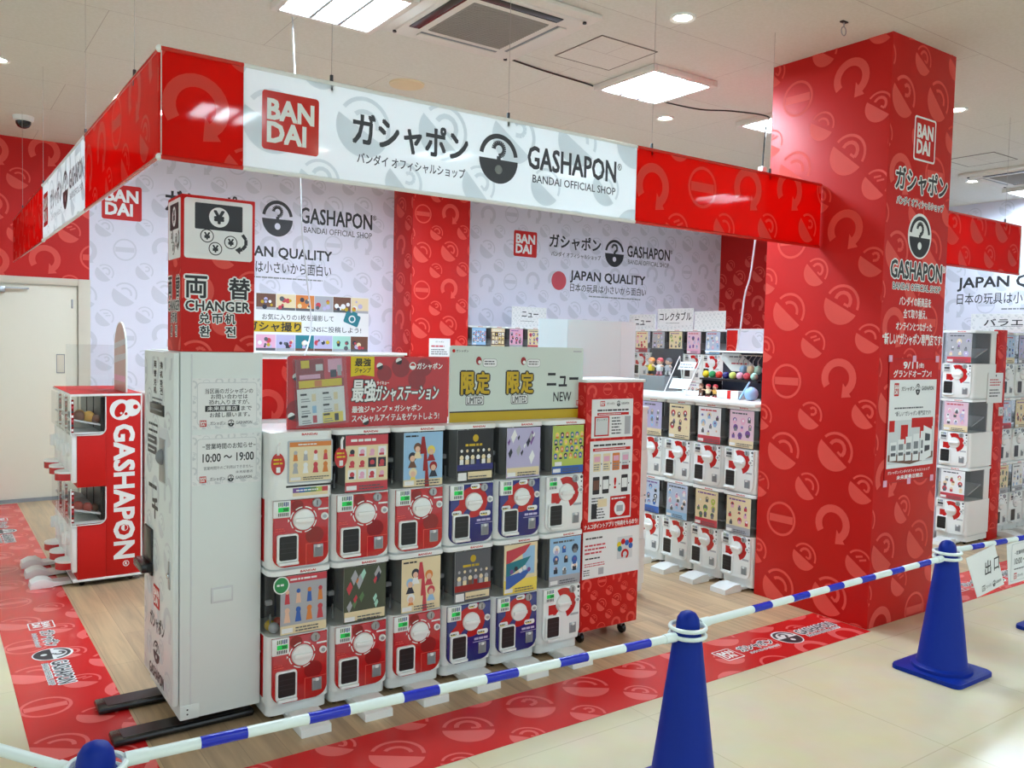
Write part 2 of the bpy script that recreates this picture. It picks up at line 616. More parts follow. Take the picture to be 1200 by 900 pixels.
def letter(parent, o, fr, name, t, box, m='ink', ly=2, off=.02, **k):
    q = MB(o)
    q.text(fr, t, box, m, ly, off, **k)
    return q.build(name, parent)

# ------------------------------------------------------------------ the shell
CH = 3.57
YB = 9.55
XR = 10.9
m = MB()
m.box(-8, .745, -7, YB, -.12, 0, 'mall_floor')
m.box(.745, 16, -7, 3.2, -.12, 0, 'mall_floor')
m.box(.745, 16, 3.2, YB, -.12, 0, 'plank_floor')
struct(m.build('floor'))
m = MB()
m.box(-8, 16, -7, YB + .2, CH, CH + .12, 'ceiling_tile')
struct(m.build('ceiling'))

m = MB()
fb = SOUTH(0, YB)
m.box(1.405, XR + .2, YB, YB + .15, 0, CH, 'wall_white')
m.box(-8, 1.405, YB, YB + .15, 2.225, CH, 'red')
m.box(-8, -1.2, YB, YB + .15, 0, 2.225, 'beige_frame')
m.icons(fb, (-2.5, 2.225, 1.405, CH), 'red_icon', 1, 2, 1.15, .12, .2)
m.icons(fb, (1.405, 0.9, 4.847, CH), 'wall_icon', 1, 3, 1., .2, .1)
m.icons(fb, (5.65, 1.8, XR, CH), 'wall_icon', 1, 4, 1., .1, .0)
wb = struct(m.build('wall_back'))
def wall_logo(bx, ky, em, g, off, k2, seed):
    q = MB(); q.bandai(fb, bx, 2); q.build('shop_logo', wb)
    Z0 = (0, 0, 0)
    letter(wb, Z0, fb, 'shop_name_lettering', 'ガシャポン', ky, off=.03); letter(wb, Z0, fb, 'small_lettering', 'バンダイ オフィシャルショップ', k2, off=.015)
    letter(wb, Z0, fb, 'shop_name_lettering', 'GASHAPON', (g[0], g[1], g[2] - .06, g[3]), off=.025)
    letter(wb, Z0, fb, 'registered_mark', '®', (g[2] - .05, g[3] - .06, g[2], g[3]), off=.01)
    letter(wb, Z0, fb, 'small_lettering', 'BANDAI OFFICIAL SHOP', off, off=.005)
    q = MB(); q.emblem(fb, em, 'ink', 'wall_white', 2); q.build('capsule_emblem', wb)
wall_logo((1.519, 2.864, 1.903, 3.223), (2.14, 3.0, 3.09, 3.24), (3.181, 2.855, 3.542, 3.254), (3.634, 3.03, 4.608, 3.21), (3.677, 2.92, 4.55, 2.99), (2.18, 2.90, 3.09, 2.98), 0)
wall_logo((6.687, 2.88, 7.085, 3.235), (7.309, 3.05, 8.265, 3.245), (8.354, 2.867, 8.731, 3.261), (8.801, 3.03, 9.769, 3.20), (8.82, 2.92, 9.70, 2.99), (7.343, 2.93, 8.27, 3.0), 1)
for (d0, d1, j, t, sm) in (((2.54, 2.43, 2.81, 2.71), None, (2.856, 2.57, 4.03, 2.72), (2.60, 2.42, 4.023, 2.555), (3.05, 2.35, 4.023, 2.385)),
                           ((7.356, 2.45, 7.63, 2.725), None, (7.70, 2.575, 9.19, 2.75), (7.704, 2.445, 9.217, 2.565), (8.063, 2.37, 9.24, 2.41))):
    q = MB()
    q.disc(fb, (d0[0] + d0[2]) / 2, (d0[1] + d0[3]) / 2, .135, 'rose_print' if d0[0] > 6 else 'red', 2, 32)
    q.build('red_dot', wb)
    letter(wb, (0, 0, 0), fb, 'slogan_lettering', 'JAPAN QUALITY', j, off=.03)
    letter(wb, (0, 0, 0), fb, 'slogan_lettering', '日本の玩具は小さいから面白い', t, off=.008)
    q = MB()
    q.lines(fb, sm, 1, 'grey', 2, 5)
    q.build('small_lettering', wb)

m = MB()
fr_ = WEST(XR, 0)
m.box(XR, XR + .15, -7, YB, 0, CH, 'wall_white')
m.icons(fr_, (-8.0, 1.6, 2., CH), 'wall_icon', 1, 6, 1., .15, .1)
m.rect(fr_, -YB, 0, -8.0, CH, 'red', 1)
m.icons(fr_, (-YB, 1.7, -8.0, CH), 'red_icon', 2, 7, 1., .1, .1)
wr = struct(m.build('wall_right'))
letter(wr, (0, 0, 0), fr_, 'slogan_lettering', 'JAPAN QUALITY', (-5.60, 2.475, -4.00, 2.645), off=.03)
letter(wr, (0, 0, 0), fr_, 'slogan_lettering', '日本の玩具は小さいから面白い', (-5.60, 2.305, -4.00, 2.445), off=.008)
q = MB()
q.lines(fr_, (-5.05, 2.22, -4.0, 2.26), 1, 'grey', 2, 6)
q.build('small_lettering', wr)

# double fire door in the red wall
d = struct(thing('door_1', 'beige double fire door under the red patterned wall', 'door', (0, YB, 0)))
del d['category']
m = MB((0, YB, 0))
for x0, x1 in ((-1.2, -1.1), (1.295, 1.405)):
    m.box(x0, x1, YB - .06, YB + .10, 0, 2.225, 'beige_frame', .006)
m.box(-1.1, 1.295, YB - .06, YB + .10, 2.155, 2.225, 'beige_frame', .006)
m.build('door_frame', d)
for x0, x1 in ((-1.09, .10), (.11, 1.29)):
    m = MB((0, YB, 0))
    m.box(x0, x1, YB - .025, YB + .03, .03, 2.15, 'beige_door', .004)
    m.build('door_leaf', d)
m = MB((0, YB, 0))
fd = SOUTH(0, YB - .025)
m.ring(fd, 0, 0, 0, 0, 'grey')
m.v, m.f, m.mi, m.mats = [], [], [], []
for a in (((1.10, 1.275), (1.175, 1.283)), ((1.10, 1.458), (1.175, 1.466)), ((1.10, 1.275), (1.106, 1.466)), ((1.169, 1.275), (1.175, 1.466))):
    m.box(a[0][0], a[1][0], YB - .029, YB - .024, a[0][1], a[1][1], 'grey')
m.box(1.106, 1.169, YB - .027, YB - .024, 1.283, 1.458, 'beige_frame')
m.build('pull_handle', d)
m = MB((0, YB, 0))
m.box(.42, .66, YB - .085, YB - .025, 2.06, 2.12, 'steel', .008)
m.box(.60, .86, YB - .075, YB - .055, 2.10, 2.115, 'steel')
m.build('door_closer', d)
m = MB((0, YB, 0))
m.box(1.235, 1.25, YB - .04, YB - .02, 1.93, 2.02, 'steel', .003)
m.build('door_hinge', d)
m = MB((0, YB, 0))
m.box(-1.1, 1.295, YB - .06, YB + .1, 0, .03, 'grey')
m.build('threshold', d)

# ------------------------------------------------------------------ columns
def column(x0, x1, y0, y1, z1, name, seed, faces='WS', label=''):
    p = MB((x0, y0, 0))
    p.box(x0, x1, y0, y1, 0, z1, 'red', .004)
    if 'W' in faces:
        p.icons(WEST(x0, 0), (-y1 + .004, 0.004, -y0 - .004, z1), 'red_icon', 1, seed, 1., -y1 + .2, .1)
    if 'S' in faces:
        p.icons(SOUTH(0, y0), (x0 + .004, 0.004, x1 - .004, z1), 'red_icon', 1, seed + 1, 1., x0 + .14, .0)
    o = struct(p.build(name))
    o['label'] = label
    return o
pil = column(4.68, 5.395, 2.85, 3.70, CH, 'pillar', 11, 'WS', 'big red square pillar with capsule icons by the cones')
column(4.847, 5.66, 9.05, YB, CH, 'pillar', 16, 'WS', 'red square pillar against the white back wall')
PO = (4.68, 2.85, 0)
fs = SOUTH(0, 2.85)
q = MB(PO); q.bandai(fs, (4.958, 2.875, 5.180, 3.12), 2, 'red', 'white'); q.build('shop_logo', pil)
q = MB(PO)
letter(pil, PO, fs, 'shop_name_lettering', 'ガシャポン', (4.77, 2.665, 5.355, 2.805), 'ink', 2, .03, out='white', out_off=.06)
letter(pil, PO, fs, 'shop_name_lettering', 'バンダイ オフィシャルショップ', (4.79, 2.580, 5.325, 2.628), 'ink', 2, .015, out='white', out_off=.10)
letter(pil, PO, fs, 'shop_name_lettering', 'GASHAPON', (4.76, 2.140, 5.34, 2.245), 'ink', 2, .03, out='white', out_off=.06)
letter(pil, PO, fs, 'shop_name_lettering', '®', (5.345, 2.20, 5.385, 2.245), 'white', 2, .03)
letter(pil, PO, fs, 'shop_name_lettering', 'BANDAI OFFICIAL SHOP', (4.79, 2.072, 5.335, 2.110), 'ink', 2, .01, out='white', out_off=.09)
q = MB(PO); q.emblem(fs, (4.945, 2.285, 5.18, 2.53), 'ink', 'white', 2, out='white'); q.build('capsule_emblem', pil)
for t, b in (('バンダイの新商品を', (4.87, 1.975, 5.23, 2.03)), ('全て取り揃え、', (4.92, 1.90, 5.19, 1.955)), ('オンラインとつながった', (4.845, 1.825, 5.255, 1.875)), ('“新しい”ガシャポン専門店です!', (4.705, 1.735, 5.385, 1.805))):
    letter(pil, PO, fs, 'slogan_lettering', t, b, 'white', 2, .03)

# ------------------------------------------------------------------ ceiling fixtures
def ceiling_light(x, y, lab, mat='lamp_on'):
    t = thing('ceiling_light', lab, 'ceiling light', (x, y, CH), 0, 'three-strip ceiling lights')
    o = (x, y, CH)
    p = MB(o)
    for a in (-.31, .27):
        p.box(x + a, x + a + .04, y - .31, y + .31, CH - .042, CH, 'ceiling_frame', .006)
        p.box(x - .27, x + .27, y + a, y + a + .04, CH - .042, CH, 'ceiling_frame', .006)
    p.box(x - .27, x + .27, y - .27, y + .27, CH - .012, CH, 'grey_print')
    for k in (-1, 1):
        p.box(x + k * .088 - .012, x + k * .088 + .012, y - .27, y + .27, CH - .042, CH - .01, 'grey_print', .003)
    p.build('housing', t)
    for k in (-1, 0, 1):
        p = MB(o)
        p.box(x + k * .176 - .058, x + k * .176 + .058, y - .25, y + .25, CH - .024, CH - .010, mat, .004)
        p.build('light_strip', t)
ceiling_light(1.93, 4.45, 'three-strip ceiling light above the money changer, beside the air conditioner')
ceiling_light(4.31, 4.44, 'three-strip ceiling light above the white board, right of the ceiling hatch')
ceiling_light(5.87, 4.45, 'three-strip ceiling light half hidden by the left edge of the big red pillar')
ceiling_light(8.10, 6.9, 'three-strip ceiling light over the far machine rows')
ceiling_light(10.45, 4.45, 'three-strip ceiling light at the right edge of the picture')
ceiling_light(1.9, 7.3, 'three-strip ceiling light hidden behind the left banner')
ceiling_light(4.4, 7.3, 'three-strip ceiling light hidden behind the long front banner')
for i, (x, y) in enumerate(((-1.6, 5.2), (-.3, -.7), (2.1, -.66), (4.3, -.8), (5.9, -.6), (8.2, -.6))):
    ceiling_light(x, y, 'three-strip ceiling light over the mall aisle, outside the picture', 'lamp_on_mall')

def aircon(x, y, lab):
    t = thing('air_conditioner', lab, 'air conditioner', (x, y, CH), 0, 'ceiling air conditioners')
    o = (x, y, CH)
    p = MB(o)
    p.box(x - .475, x + .475, y - .475, y + .475, CH - .03, CH, 'ceiling_frame', .012)
    p.box(x - .40, x + .40, y - .40, y + .40, CH - .042, CH - .02, 'ceiling_frame', .008)
    p.build('panel', t)
    p = MB(o)
    p.box(x - .255, x + .255, y - .255, y + .255, CH - .048, CH - .03, 'ac_grille', .004)
    for i in range(24):
        p.box(x - .25, x + .25, y - .25 + i * .0212, y - .243 + i * .0212, CH - .051, CH - .046, 'ac_grille')
    p.build('intake_grille', t)
    for dx, dy in ((-1, 0), (1, 0), (0, -1), (0, 1)):
        p = MB(o)
        open_ = dx < 0 or dy < 0
        a, b = (.030, .27) if dx else (.27, .030)
        cx, cy = x + dx * .335, y + dy * .335
        p.box(cx - a, cx + a, cy - b, cy + b, CH - .045, CH - .03, 'black' if open_ else 'grey')
        a2, b2 = (.026, .27) if dx else (.27, .026)
        p.box(cx - a2 + dx * .012, cx + a2 + dx * .012, cy - b2 + dy * .012, cy + b2 + dy * .012, CH - (.050 if not open_ else .048), CH - .04, 'ceiling_frame' if not open_ else 'dark', .003)
        p.build('air_outlet', t)
    for dx in (-1, 1):
        for dy in (-1, 1):
            p = MB(o)
            p.lathe([(.012, 0), (.012, .01)], 'black', Matrix.Translation((x + dx * .40, y + dy * .40, CH - .047)), 10)
            p.build('screw', t)
aircon(2.72, 4.20, 'square ceiling air conditioner between two strip lights above the machines')
aircon(9.42, 4.18, 'square ceiling air conditioner at the right edge, beyond the big pillar')
for x, y, lab in ((3.63, 4.20, 'square ceiling access hatch right of the air conditioner'), (8.43, 4.17, 'square ceiling access hatch right of the big pillar')):
    p = MB((x, y, CH))
    for a in (-.235, .227):
        p.box(x + a, x + a + .008, y - .235, y + .235, CH - .004, CH, 'seam')
        p.box(x - .235, x + .235, y + a, y + a + .008, CH - .004, CH, 'seam')
    p.box(x - .227, x + .227, y - .227, y + .227, CH - .003, CH, 'ceiling_tile')
    tag(p.build('ceiling_hatch'), lab, 'hatch', 'ceiling access hatches')
for x, y, lab in ((3.57, 3.47, 'round recessed downlight near the top, between hatch and pillar'), (5.03, 5.05, 'round recessed downlight below the middle strip light'),
                  (9.42, 4.73, 'round recessed downlight right of the big pillar'), (.45, 6.92, 'round recessed downlight at the far left edge'), (6.56, 3.44, 'round downlight just past the big pillar edge'), (3.3, -1.5, 'round downlight over the mall aisle')):
    t = thing('downlight', lab, 'downlight', (x, y, CH), 0, 'round downlights')
    p = MB((x, y, CH))
    p.lathe([(.052, 0), (.075, 0), (.072, -.012), (.052, -.008)], 'white', Matrix.Translation((x, y, CH)), 24, False)
    p.build('trim_ring', t)
    p = MB((x, y, CH))
    p.lathe([(.0, -.004), (.052, -.004)], 'downlight_on', Matrix.Translation((x, y, CH)), 24, False)
    p.build('lens', t)
p = MB((2.93, 5.6, CH))
p.lathe([(.13, 0), (.125, -.012), (.02, -.016)], 'cream_print', Matrix.Translation((2.93, 5.6, CH)), 32)
tag(p.build('ceiling_speaker'), 'round beige ceiling cover above the long banner', 'ceiling speaker')
t = thing('security_camera', 'dark dome security camera on the ceiling at far left', 'camera', (.745, 8.6, CH))
p = MB((.745, 8.6, CH)); p.lathe([(.085, 0), (.08, -.035), (.065, -.045)], 'white', Matrix.Translation((.745, 8.6, CH)), 24); p.build('housing', t)
p = MB((.745, 8.6, CH)); p.lathe([(.062, -.04), (.06, -.065), (.045, -.09), (.02, -.103), (.004, -.105)], 'black', Matrix.Translation((.745, 8.6, CH)), 24); p.build('dome', t)
for x, y, lab in ((4.33, 2.945, 'small metal ceiling hook with a hanging ring, left of the pillar top'), (5.45, 3.05, 'small metal ceiling hook at the right edge of the pillar top')):
    p = MB((x, y, CH))
    p.box(x - .025, x + .025, y - .012, y + .012, CH - .008, CH, 'dark', .002)
    p.tube([(x, y, CH), (x, y, CH - .03)], .004, 'steel')
    p.tube([(x + .022 * math.sin(a * D2R), y, CH - .055 + .025 * math.cos(a * D2R)) for a in range(0, 361, 30)], .003, 'steel', 6)
    tag(p.build('ceiling_hook'), lab, 'hook', 'ceiling hooks')

# ------------------------------------------------------------------ hanging banners
def wires(t, o, pts, ztop=CH):
    for x, y, z in pts:
        p = MB(o)
        p.tube([(x, y, z - .01), (x, y, ztop)], .0011, 'wire', 6)
        p.box(x - .006, x + .006, y - .006, y + .006, z - .03, z + .035, 'charcoal', .002)
        p.build('hanging_wire', t)
BZ0, BZ1 = 2.345, 2.735
def banner_panel(t, o, name, kind, south, a, b, seed, icon=True, gap=0.):
    """kind red or white; south: runs along X at y = plane, else along Y at x = plane"""
    plane = 3.29 if south else .715
    p = MB(o)
    base, ic = ('red_banner', 'red_banner_icon') if kind == 'red' else ('white_banner', 'white_banner_icon')
    if south:
        p.box(a, b, plane, plane + .006, BZ0, BZ1, base)
        f = SOUTH(0, plane)
        rc = (a, BZ0, b, BZ1)
    else:
        p.box(plane, plane + .006, a, b, BZ0, BZ1, base)
        f = WEST(plane, 0)
        rc = (-b, BZ0, -a, BZ1)
    p.icons(f, rc, ic, 1, seed, 1., rc[0] + .12, BZ0 + .20 - .46)
    return p.build(name, t)
def rail(t, o, south, a, b, z, mat):
    p = MB(o)
    plane = 3.293 if south else .718
    if south:
        p.tube([(a, plane, z), (b, plane, z)], .009, mat, 10)
    else:
        p.tube([(plane, a, z), (plane, b, z)], .009, mat, 10)
    p.build('rail', t)
o = (.72, 3.29, BZ0)
bn = thing('hanging_banner', 'long red and white hanging banner with shop logos over the machines', 'banner', o)
banner_panel(bn, o, 'red_panel', 'red', True, .725, 1.02, 21)
banner_panel(bn, o, 'white_panel', 'white', True, 1.02, 3.08, 24)
banner_panel(bn, o, 'red_panel', 'red', True, 3.08, 4.675, 27)
fq = SOUTH(0, 3.29)
p = MB(o); p.bandai(fq, (1.092, 2.43, 1.325, 2.658), 2, 'red_gloss'); p.build('shop_logo', bn)
p = MB(o)
letter(bn, o, fq, 'shop_name_lettering', 'ガシャポン', (1.475, 2.505, 2.035, 2.64), 'charcoal', 2, .035)
letter(bn, o, fq, 'shop_name_lettering', 'バンダイ オフィシャルショップ', (1.495, 2.43, 2.025, 2.475), 'charcoal', 2, .015)
letter(bn, o, fq, 'shop_name_lettering', 'GASHAPON', (2.375, 2.53, 2.935, 2.635), 'charcoal', 2, .03)
letter(bn, o, fq, 'shop_name_lettering', '®', (2.945, 2.595, 2.975, 2.63), 'charcoal', 2, .01)
letter(bn, o, fq, 'shop_name_lettering', 'BANDAI OFFICIAL SHOP', (2.405, 2.465, 2.935, 2.502), 'charcoal', 2, .01)
p = MB(o); p.emblem(fq, (2.098, 2.44, 2.315, 2.662), 'charcoal', 'white_banner', 2); p.build('capsule_emblem', bn)
rail(bn, o, True, .72, 1.02, BZ1, 'red_gloss'); rail(bn, o, True, 1.02, 3.08, BZ1, 'white'); rail(bn, o, True, 3.08, 4.675, BZ1, 'red_gloss')
rail(bn, o, True, .72, 1.02, BZ0, 'red_gloss'); rail(bn, o, True, 1.02, 3.08, BZ0, 'white'); rail(bn, o, True, 3.08, 4.675, BZ0, 'red_gloss')
wires(bn, o, [(x, 3.296, BZ1) for x in (1.38, 2.26, 3.19, 4.17)])
o = (.715, 3.4, BZ0)
bl = thing('hanging_banner', 'red and white hanging banner seen edge-on, running back at upper left', 'banner', o)
banner_panel(bl, o, 'red_panel', 'red', False, 3.30, 5.0, 31)
banner_panel(bl, o, 'white_panel', 'white', False, 5.0, 6.9, 33)
banner_panel(bl, o, 'red_panel', 'red', False, 6.9, 9.3, 35)
fw = WEST(.715, 0)
p = MB(o); p.bandai(fw, (-6.84, 2.43, -6.60, 2.658), 2, 'red_gloss'); p.build('shop_logo', bl)
p = MB(o)
letter(bl, o, fw, 'shop_name_lettering', 'ガシャポン', (-6.45, 2.505, -5.90, 2.64), 'charcoal', 2, .035)
letter(bl, o, fw, 'shop_name_lettering', 'バンダイ オフィシャルショップ', (-6.43, 2.43, -5.91, 2.475), 'charcoal', 2, .015)
letter(bl, o, fw, 'shop_name_lettering', 'GASHAPON', (-5.57, 2.53, -5.05, 2.635), 'charcoal', 2, .03)
letter(bl, o, fw, 'shop_name_lettering', 'BANDAI OFFICIAL SHOP', (-5.55, 2.465, -5.07, 2.502), 'charcoal', 2, .01)
p = MB(o); p.emblem(fw, (-5.85, 2.44, -5.63, 2.662), 'charcoal', 'white_banner', 2); p.build('capsule_emblem', bl)
for a, b, mt in ((3.30, 5.0, 'red_gloss'), (5.0, 6.9, 'white'), (6.9, 9.3, 'red_gloss')):
    rail(bl, o, False, a, b, BZ1, mt); rail(bl, o, False, a, b, BZ0, mt)
for z in (BZ0, BZ1):
    p = MB(o); p.ball((.718, 3.30, z), .014, 'white'); p.ball((.718, 6.9, z), .013, 'white'); p.build('rail_joint', bl)
wires(bl, o, [(.719, y, BZ1) for y in (3.75, 5.0, 6.9, 8.4)])
o = (5.4, 3.29, BZ0)
b2 = thing('hanging_banner', 'short red hanging banner right of the big pillar', 'banner', o)
banner_panel(b2, o, 'red_panel', 'red', True, 5.40, 7.36, 38)
rail(b2, o, True, 5.40, 7.36, BZ1, 'red_gloss'); rail(b2, o, True, 5.40, 7.36, BZ0, 'red_gloss')
p = MB(o); p.box(7.36, 7.372, 3.285, 3.31, BZ0 - .01, BZ1 + .01, 'white', .003); p.build('end_cap', b2)
wires(b2, o, [(x, 3.296, BZ1) for x in (5.8, 7.1)])

# ------------------------------------------------------------------ floor graphics
def floor_strip(x0, x1, y0, y1, lab, seed, decals):
    o = (x0, y0, 0)
    p = MB(o)
    f = FR((0, 0, .0015), (1, 0, 0), (0, 1, 0))
    p.box(x0, x1, y0, y1, .0003, .0015, 'floor_red')
    p.icons(f, (x0, y0, x1, y1), 'floor_red_icon', 1, seed, .95, x0 + .10, y0 + .1)
    t = tag(p.build('floor_graphic'), lab, 'floor sticker', 'red floor graphics')
    for along_x, a, c, s in decals:
        fd_ = FR((a, c, .0015), (1, 0, 0), (0, 1, 0)) if along_x else FR((c, a, .0015), (0, -1, 0), (1, 0, 0))
        q = MB(o); q.bandai(fd_, (.0, -.06, .125, .06), 2, 'floor_red', 'white'); q.build('shop_logo', t)
        q = MB(o); q.emblem(fd_, (.50, -.085, .66, .085), 'ink', 'white', 2, out='white'); q.build('capsule_emblem', t)
        q = MB(o)
        letter(t, o, fd_, 'shop_name_lettering', 'ガシャポン', (.17, -.02, .45, .05), 'ink', 2, .03, out='white', out_off=.09)
        letter(t, o, fd_, 'shop_name_lettering', 'バンダイ オフィシャルショップ', (.19, -.062, .44, -.038), 'ink', 2, .01, out='white', out_off=.14)
        letter(t, o, fd_, 'shop_name_lettering', 'GASHAPON', (.70, -.02, 1.03, .05), 'ink', 2, .03, out='white', out_off=.09)
        letter(t, o, fd_, 'shop_name_lettering', 'BANDAI OFFICIAL SHOP', (.71, -.062, 1.02, -.038), 'ink', 2, .01, out='white', out_off=.14)
floor_strip(.34, .745, 2.82, 9.45, 'red floor graphic strip running back beside the money changer', 41, [(False, 5.50, .545, 1), (False, 8.75, .545, 1)])
floor_strip(.745, 4.675, 2.82, 3.22, 'red floor graphic strip in front of the main machine row', 43, [(True, 3.56, 3.02, 1)])
floor_strip(5.40, 9.8, 2.82, 3.22, 'red floor graphic strip right of the big pillar, behind the exit sign', 45, [(True, 6.0, 3.02, 1), (True, 8.2, 3.02, 1)])

# ------------------------------------------------------------------ printed posters (plain generic pictures)
def picture(p, f, rc, style, bg, pal, seed, ly=1):
    rnd = random.Random(seed)
    u0, v0, u1, v1 = rc
    w, h = u1 - u0, v1 - v0
    def at(a, b, c, d):
        return (u0 + a * w, v0 + b * h, u0 + c * w, v0 + d * h)
    p.rect(f, *rc, bg, ly)
    if style == 'figures':
        p.rect(f, *at(0, .88, 1, 1), pal[0], ly + 1)
        p.lines(f, at(.2, .90, .8, .97), 1, 'paper', ly + 2, seed)
        for i in range(4):
            x = .14 + .24 * i
            for y, k in ((.66, .8), (.34, 1.)):
                c = pal[(i + (y < .5)) % len(pal)]
                p.poly(f, [(u0 + (x - .07 * k) * w, v0 + (y - .14) * h), (u0 + (x + .07 * k) * w, v0 + (y - .14) * h), (u0 + (x + .035) * w, v0 + (y + .05) * h), (u0 + (x - .035) * w, v0 + (y + .05) * h)], c, ly + 1)
                p.disc(f, u0 + x * w, v0 + (y + .07) * h, .055 * w * k, pal[(i + 1) % len(pal)], ly + 2, 12)
        p.rect(f, *at(0, 0, 1, .15), 'cream_print', ly + 1)
    elif style == 'grid':
        p.rect(f, *at(0, .82, 1, 1), pal[0], ly + 1)
        p.lines(f, at(.12, .86, .88, .96), 1, 'paper', ly + 2, seed)
        for i in range(4):
            for j in range(3):
                a = at(.06 + .235 * i, .22 + .2 * j, .25 + .235 * i, .39 + .2 * j)
                p.rect(f, *a, rnd.choice(('paper', 'paper', 'night_print', 'cream_print')), ly + 1)
                p.disc(f, (a[0] + a[2]) / 2, (a[1] + a[3]) / 2, .055 * w, rnd.choice(pal), ly + 2, 10)
                p.rect(f, a[0] + .02 * w, a[1] + .01 * h, a[2] - .05 * w, a[1] + .05 * h, rnd.choice(pal), ly + 3)
        p.rect(f, *at(0, 0, 1, .17), pal[1], ly + 1)
    elif style == 'blobs':
        for i in range(5):
            x, y = (.22, .35, .24, .70, .76)[i], (.55, .72, .26, .66, .36)[i]
            p.disc(f, u0 + x * w, v0 + y * h, .10 * w, pal[i % len(pal)], ly + 1, 14)
            p.disc(f, u0 + x * w, v0 + (y - .03) * h, .065 * w, 'skin_print', ly + 2, 12)
            p.poly(f, [(u0 + (x - .11) * w, v0 + (y - .2) * h), (u0 + (x + .11) * w, v0 + (y - .2) * h), (u0 + (x + .04) * w, v0 + (y - .07) * h), (u0 + (x - .04) * w, v0 + (y - .07) * h)], pal[(i + 1) % len(pal)], ly + 1)
        for a, b, c in ((.50, .92, .09), (.56, .60, .07), (.60, .30, .06)):
            p.poly(f, [(u0 + (a - c) * w, v0 + (b - .32) * h), (u0 + (a + c) * w, v0 + (b - .32) * h), (u0 + (a + .02) * w, v0 + b * h), (u0 + (a - .05) * w, v0 + b * h)], pal[-1], ly + 3)
        p.lines(f, at(.04, .90, .40, .97), 1, 'ink', ly + 2, seed)
        p.rect(f, *at(0, 0, 1, .13), 'cream_print', ly + 1)
    elif style == 'night':
        p.disc(f, u0 + .5 * w, v0 + .84 * h, .08 * w, 'gold', ly + 1, 12)
        p.lines(f, at(.22, .66, .80, .76), 1, 'gold', ly + 1, seed)
        for i in range(6):
            x = .12 + .152 * i
            p.disc(f, u0 + x * w, v0 + .60 * h, .035 * w, pal[i % 2], ly + 1, 10)
            p.disc(f, u0 + x * w, v0 + .47 * h, .055 * w, pal[(i + 1) % 2], ly + 1, 10)
            p.rect(f, *at(x - .05, .32, x + .05, .43), pal[i % len(pal)], ly + 1)
        p.rect(f, *at(0, .22, 1, .34), pal[-1], ly + 2)
        p.rect(f, *at(.03, .05, .26, .18), 'paper', ly + 1)
        p.rect(f, *at(.3, .05, .97, .19), 'cream_print', ly + 1)
    elif style == 'diag':
        for k, c in enumerate(pal[:3]):
            a = .12 + .26 * k
            p.poly(f, [(u0 + .06 * w, v0 + (.95 - a - .24) * h), (u0 + .06 * w, v0 + (.95 - a + .05) * h), (u0 + .80 * w, v0 + (1.0 - a + .10) * h), (u0 + .62 * w, v0 + (.95 - a - .02) * h)], c, ly + 1 + k)
        p.rect(f, *at(.55, .36, .92, .93), 'sky_print', ly)
        for i in range(5):
            p.disc(f, u0 + (.22 + .13 * i) * w, v0 + (.45 + .05 * (i % 2)) * h, .055 * w, rnd.choice(('night_print', 'paper', 'purple_print')), ly + 5, 10)
        p.rect(f, *at(0, 0, 1, .28), pal[3], ly + 2)
    elif style == 'dots':
        for j in range(4):
            for i in range(6):
                x, y = .10 + .16 * i + (.04 if j % 2 else 0), .38 + .145 * j
                p.disc(f, u0 + x * w, v0 + y * h, .058 * w, pal[(i + j * 2) % len(pal)], ly + 1, 10)
                p.disc(f, u0 + x * w, v0 + (y - .012) * h, .034 * w, 'skin_print', ly + 2, 8)
                p.rect(f, *at(x - .045, y - .075, x + .045, y - .035), pal[(i * 2 + j) % len(pal)], ly + 2)
        p.rect(f, *at(0, 0, 1, .16), pal[0], ly + 1)
        p.rect(f, *at(.08, .17, .3, .25), 'paper', ly + 1)
    elif style == 'shards':
        for i in range(14):
            x, y = rnd.uniform(.05, .9), rnd.uniform(.28, .85)
            s_ = rnd.uniform(.05, .16)
            p.poly(f, [(u0 + x * w, v0 + (y - s_) * h), (u0 + min(1, x + s_ * .7) * w, v0 + (y + .02) * h), (u0 + (x + .03) * w, v0 + min(.98, y + s_) * h), (u0 + max(.02, x - s_ * .5) * w, v0 + y * h)], rnd.choice(pal), ly + 1 + i % 3)
        p.rect(f, *at(.02, .03, .98, .2), 'cream_print', ly + 1)
    elif style == 'soft':
        for i in range(3):
            for j in range(3):
                x, y = .2 + .3 * i + rnd.uniform(-.06, .06), .34 + .2 * j + rnd.uniform(-.04, .04)
                c = rnd.choice(pal)
                p.disc(f, u0 + x * w, v0 + y * h, rnd.uniform(.06, .11) * w, c, ly + 1, 12)
                p.rect(f, u0 + (x - .06) * w, v0 + (y - .10) * h, u0 + (x + .06) * w, v0 + (y - .01) * h, rnd.choice(pal + ['ink_soft', 'grey']), ly + 2)
                p.disc(f, u0 + (x + .01) * w, v0 + (y + .01) * h, .035 * w, rnd.choice(('paper', 'skin_print', 'ink_soft', 'purple_print')), ly + 3, 8)
        p.lines(f, at(.1, .87, .9, .96), 1, rnd.choice(('rose_print', 'ink_soft', 'purple_print')), ly + 2, seed)
        p.rect(f, *at(0, 0, 1, .2), rnd.choice(('cream_print', 'rose_print', 'grey_print', pal[0])), ly + 1)
    # the strip of small print every sheet has
    p.rect(f, *at(.02, .03, .26, .11), 'paper', ly + 6)
    p.lines(f, at(.32, .02, .96, .12), 2, 'ink_soft', ly + 6, seed + 1)

